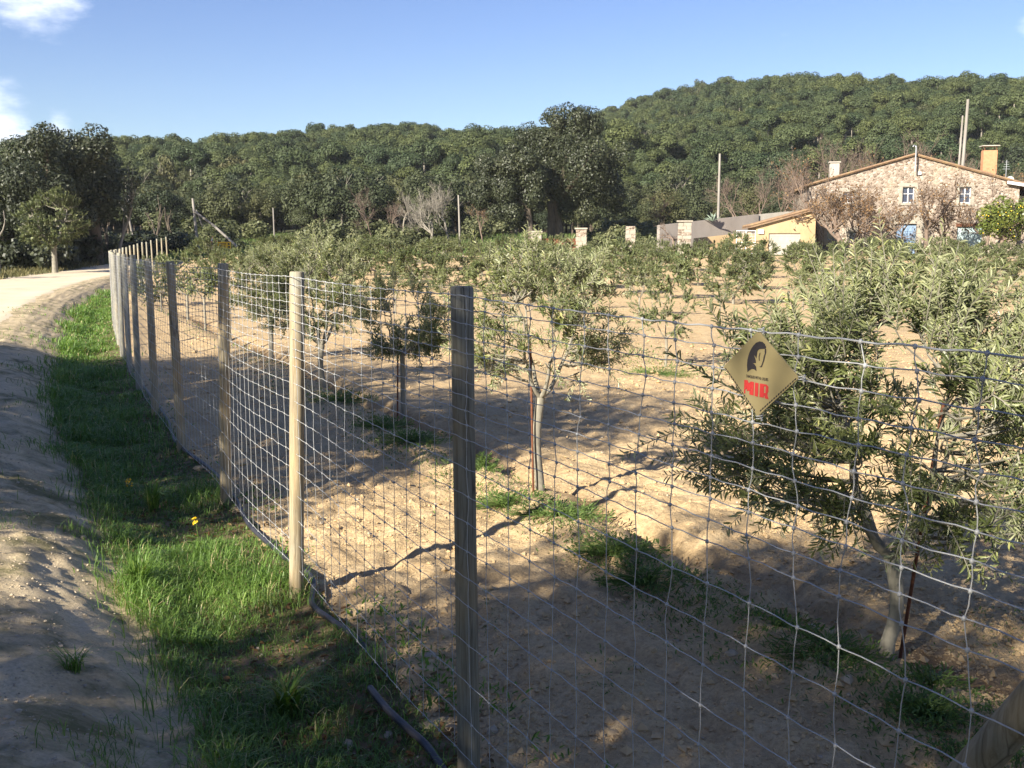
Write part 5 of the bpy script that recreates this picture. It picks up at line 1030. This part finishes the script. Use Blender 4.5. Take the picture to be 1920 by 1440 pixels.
# clods and stones on the field, gravel on the bank
n = 95000; u = rg.random(n); y = (2.5 ** -.8 + u * (24 ** -.8 - 2.5 ** -.8)) ** (-1 / .8); x = rg.uniform(-.52, .52, n) * y; k = (S(x, y) < -.05) & (rg.random(n) < np.clip(.5 + 2.4 * fbm(x * 1.2, y * 1.2, 141), .1, 1)); x, y = x[k], y[k]; n = len(x); r = np.clip(np.exp(rg.normal(-4.95, .5, n)), .003, .026) * np.clip(y / 8, 1, 2)
V_, F_ = crumbs(rg, np.stack([x, y, zfield(x, y) + r * .2], 1), r); tag(MB().add(V_, F_).build('soil_clods', M['clod']), 'dry clods and crumbs lying on the tilled soil', None, None, 'stuff')
n = 330; y = rg.uniform(2.8, 14, n); x = rg.uniform(-.5, .5, n) * y; k = S(x, y) < -.1; x, y = x[k], y[k]; r = np.clip(np.exp(rg.normal(-4.4, .4, len(x))), .006, .03); V_, F_ = lumps(rg, np.stack([x, y, zfield(x, y) + r * .2], 1), r, .7, .3); tag(MB().add(V_, F_).build('field_stones', M['pebble']), 'small pale stones scattered in the tilled soil', None, None, 'stuff')
x, y, s = scatter_verge(15000, 2.2, 20, .1, 2.4, 1.7); k = rg.random(len(x)) < np.interp(s, [.1, .5, 1.0, 1.3, 2.4], [.35, .12, .2, 1, .8]); x, y, s = x[k], y[k], s[k]; n = len(x); r = np.exp(rg.normal(-5.5, .5, n))
V_, F_ = lumps(rg, np.stack([x, y, zverge(s, x, y) + r * .2], 1), np.clip(r, .002, .018), .65, .3); tag(MB().add(V_, F_).build('gravel', M['pebble']), 'loose gravel on the sandy bank', None, None, 'stuff')
# dead leaves in the ditch
x, y, s = scatter_verge(1500, 2.6, 12, -.15, .8, 1.6); n = len(x); k = np.ones(n, bool); V_, F_ = leaf_faces(np.stack([x, y, zverge(s, x, y) + .012], 1), np.concatenate([rg.normal(0, 1, (n, 2)), rg.normal(0, .25, (n, 1))], 1), np.tile([0, 0, 1.0], (n, 1)) + rg.normal(0, .5, (n, 3)), rg.uniform(.02, .05, n), rg.uniform(.012, .024, n), .4); tag(MB().add(V_, F_, 0, np.repeat(rg.random(n), 2)).build('fallen_leaves', M['dryleaf']), 'small dry leaves lying in the ditch', None, None, 'stuff')
# dry grass and scrub at the far edges of road and field
n = 16000; y = rg.uniform(50, 104, n); s = rg.uniform(6.4, 22, n); x, yy = fp(y, s); tint = rg.random(n); z = np.array(zg(x, yy)); gmesh(x, yy, z - .02, rg.uniform(.15, .5, n), np.full(n, .035), rg.uniform(.2, 1, n), 'dry_grass', tint, 'roadside_grass', 'dry grass under the roadside oaks')
n = 30000; y = rg.uniform(83, 118, n); x = rg.uniform(-.35, .16, n) * y; z = np.array(zg(x, y)); gmesh(x, y, z - .02, rg.uniform(.15, .55, n), np.full(n, .05), rg.uniform(.2, 1, n), 'weed', np.clip(rg.normal(.5, .25, n), 0, 1), 'meadow_grass', 'green meadow between the orchard and the wood')

# single plants and stones that stand out
def clump(name, px, py, n, h, wd, mat, label, cat, bend=(.3, 1), zoff=0):
    y = F_PX * (HC + .02) / (py - 460); x = (px - 960) / F_PX * y; z = zat(x, y); V_, Q, T_ = blades(np.stack([rg.normal(0, .018, n), rg.normal(0, .018, n), np.zeros(n) - .01], 1), h * rg.uniform(.45, 1.1, n), wd * rg.uniform(.7, 1.3, n), (lambda a: np.stack([np.cos(a), np.sin(a)], 1))(rg.uniform(0, 6.283, n)), rg.uniform(bend[0], bend[1], n)); q = MB(); tint = np.clip(rg.normal(.45, .25, n), 0, 1); q.add(V_, Q, 0, np.repeat(tint, 2)); q.add(V_, T_, 0, tint); return tag(q.build(name, M[mat], None, (x, y, z)), label, cat)
clump('grass_tuft', 515, 1368, 70, .27, .011, 'tuft', 'spreading yellow green grass clump in the ditch by the open pipe end', 'grass clump', (.55, 1.0)); clump('grass_tuft', 235, 1135, 190, .30, .006, 'grass', 'tall bright grass tussock at the edge of the sandy bank', 'grass clump', (.2, .8)); clump('grass_tuft', 100, 1375, 60, .16, .005, 'grass', 'low grass tuft alone on the bank near the lower left corner', 'grass clump', (.7, 1)); clump('grass_tuft', 270, 960, 150, .30, .007, 'grass', 'long bladed grass tussock left of the yellow flower', 'grass clump', (.2, .9))
def mustard(px, py, h, label):
    y = F_PX * HC / (py - 460); x = (px - 960) / F_PX * y; t = empty('yellow_flower', (x, y, zat(x, y)), 0, label, 'flower'); q = MB(); tube(q, [(0, 0, -.02), (.01, 0, h * .5), (-.005, 0, h)], [.004, .003, .002], 5); q.build('stem', M['weed'], t); r_ = np.random.default_rng(int(px)); n = 12; p = np.stack([r_.normal(0, .012, n) - .005, r_.normal(0, .012, n), h + r_.uniform(-.04, .02, n)], 1); q = MB(); a, b_ = kites(p, r_.normal(0, 1, (n, 3)), np.tile([0, -.5, 1.0], (n, 1)), .022, .02); q.add(a, b_); q.build('petals', M['yellow'], t)
    n = 8; u_ = r_.uniform(.05, .6, n); a_ = r_.uniform(0, 6.28, n); q = MB(); a, b_ = leaf_faces(np.stack([0 * u_, 0 * u_, u_ * h], 1), np.stack([np.cos(a_), np.sin(a_), .4 + 0 * a_], 1), np.tile([0, 0, 1.0], (n, 1)), .08, .03); q.add(a, b_, 0, r_.random(len(b_))); q.build('leaves', M['weed'], t)
mustard(226, 955, .22, 'yellow flowers on a stem in the sunlit ditch grass, further back'); mustard(352, 1048, .27, 'single yellow flower stalk over the ditch grass, nearer the posts')
def leafy(px, py, n, r_, h, label, mat='weed'):
    n = int(n * .8); h *= .75
    y = F_PX * HC / (py - 460); x = (px - 960) / F_PX * y; g_ = np.random.default_rng(int(px + py)); a = g_.uniform(0, 6.283, n); rad = r_ * 1.15 * g_.random(n) ** .8; p = np.stack([rad * np.cos(a), rad * np.sin(a), g_.random(n) ** 1.3 * h * (1.1 - rad / r_ * .7)], 1); e = g_.uniform(-.1, 1.1, n); a2 = a + g_.normal(0, .7, n); ax = np.stack([np.cos(a2) * np.cos(e), np.sin(a2) * np.cos(e), np.sin(e)], 1); L = g_.uniform(.016, .042, n) * (1 + y / 25); V_, F_ = leaf_faces(p, ax, np.tile([0, 0, 1.0], (n, 1)) + g_.normal(0, .3, (n, 3)), L, L * .26); q = MB(); ps = np.stack([p * [.1, .1, 0], p * [.6, .6, .7], p], 1); a_, b_ = tubes(ps, .0016, 3); q.add(a_, b_[:, ::-1], 0); q.add(V_, F_, 0, np.repeat(np.clip(g_.normal(.55, .22, n), 0, 1), 2)); tag(q.build('weed_plant', M[mat], None, (x, y, zat(x, y))), label, 'weed', 'leafy weeds on the tilled soil')
for (px, py, n, r_, h, lab) in ((905, 884, 420, .14, .22, 'upright leafy weed just right of the nearest post'), (955, 962, 420, .28, .12, 'spreading green weed left of the forked olive trunk'), (1050, 985, 520, .35, .10, 'low green weed patch at the foot of the forked olive'), (1160, 1068, 420, .3, .09, 'dark green weed patch right of the nearest post'), (1225, 1120, 420, .28, .1, 'weed patch in the middle of the shaded furrow'), (1475, 1215, 260, .2, .06, 'low weed left of the nearest olive trunk in shade'), (1580, 1275, 420, .26, .08, 'lighter green weed at the foot of the nearest olive'), (1790, 1320, 260, .16, .08, 'small weed right of the nearest olive trunk'),
                             (1780, 1415, 320, .15, .09, 'leafy weed beside the wooden brace at the lower right corner'), (770, 842, 420, .35, .13, 'green weed mound behind the nearest post at the left'), (640, 758, 420, .4, .2, 'broad leaved weeds below the dark olive tree'), (715, 812, 320, .3, .16, 'weed tuft by the small sparse olive'), (1235, 700, 300, .6, .12, 'green weed strip in the sunlit soil right of the forked olive')): leafy(px, py, n, r_, h, lab)
def rock(px, py, r_, label, mat='pebble', flat_=.6):
    y = F_PX * HC / (py - 460); x = (px - 960) / F_PX * y; g_ = np.random.default_rng(int(px * 3 + py)); V_, F_ = lumps(g_, np.zeros((1, 3)), np.array([r_]), flat_, .18); o = MB().add(V_, F_).build('stone', M[mat], None, (x, y, zat(x, y) + r_ * .25)); tag(o, label, 'stone')
for (px, py, r_, lab) in ((716, 1414, .028, 'white stone lying in the ditch below the nearest post'), (590, 1262, .012, 'small white pebble in the ditch grass left of the pipe'), (800, 1258, .035, 'flat reddish stone on the shaded soil left of the nearest post'), (795, 1295, .06, 'large earthy clod at the foot of the nearest post'), (905, 888, .05, 'brown stone at the edge of the furrow behind the nearest post'), (1620, 1345, .035, 'round stone on the soil below the nearest olive'), (1390, 1262, .03, 'flat stone in the shaded soil left of the nearest olive'), (637, 1426, .03, 'pale stone at the bottom edge of the ditch'), (1548, 1212, .04, 'pale stone in the shaded furrow left of the nearest trunk'), (360, 885, .05, 'flat stone in the ditch below the third fence post')): rock(px, py, r_, lab, 'clod' if r_ > .045 else 'pebble')
y = F_PX * 2.0 / (1370 - 460); x = (675 - 960) / F_PX * y; g_ = np.random.default_rng(3); q = MB(); n = 5; V_, F_ = leaf_faces(np.zeros((n, 3)) + g_.normal(0, .012, (n, 3)) * [1, 1, .4], np.stack([np.cos(np.arange(n) * 1.3), np.sin(np.arange(n) * 1.3), np.full(n, .15)], 1), np.tile([0, 0, 1.0], (n, 1)), .07, .035); q.add(V_, F_, 0, g_.random(len(F_)) * .6 + .2); tag(q.build('dead_leaf', M['dryleaf'], None, (x, y, zat(x, y) + .03)), 'curled brown dead leaf in the ditch beside the open pipe end', 'leaf')

# thin autumn haze in the valley
hz = bpy.data.materials.new('haze'); hz.use_nodes = True; t = hz.node_tree; t.nodes.clear(); vo = t.nodes.new('ShaderNodeVolumePrincipled'); ou = t.nodes.new('ShaderNodeOutputMaterial'); t.links.new(vo.outputs[0], ou.inputs['Volume'])
vo.inputs['Color'].default_value = (.90, .94, 1.0, 1); vo.inputs['Density'].default_value = .00014; vo.inputs['Anisotropy'].default_value = .0
tag(MB().box(-440, 440, -70, 640, -2.5, 95).build('haze', hz), kind='stuff')
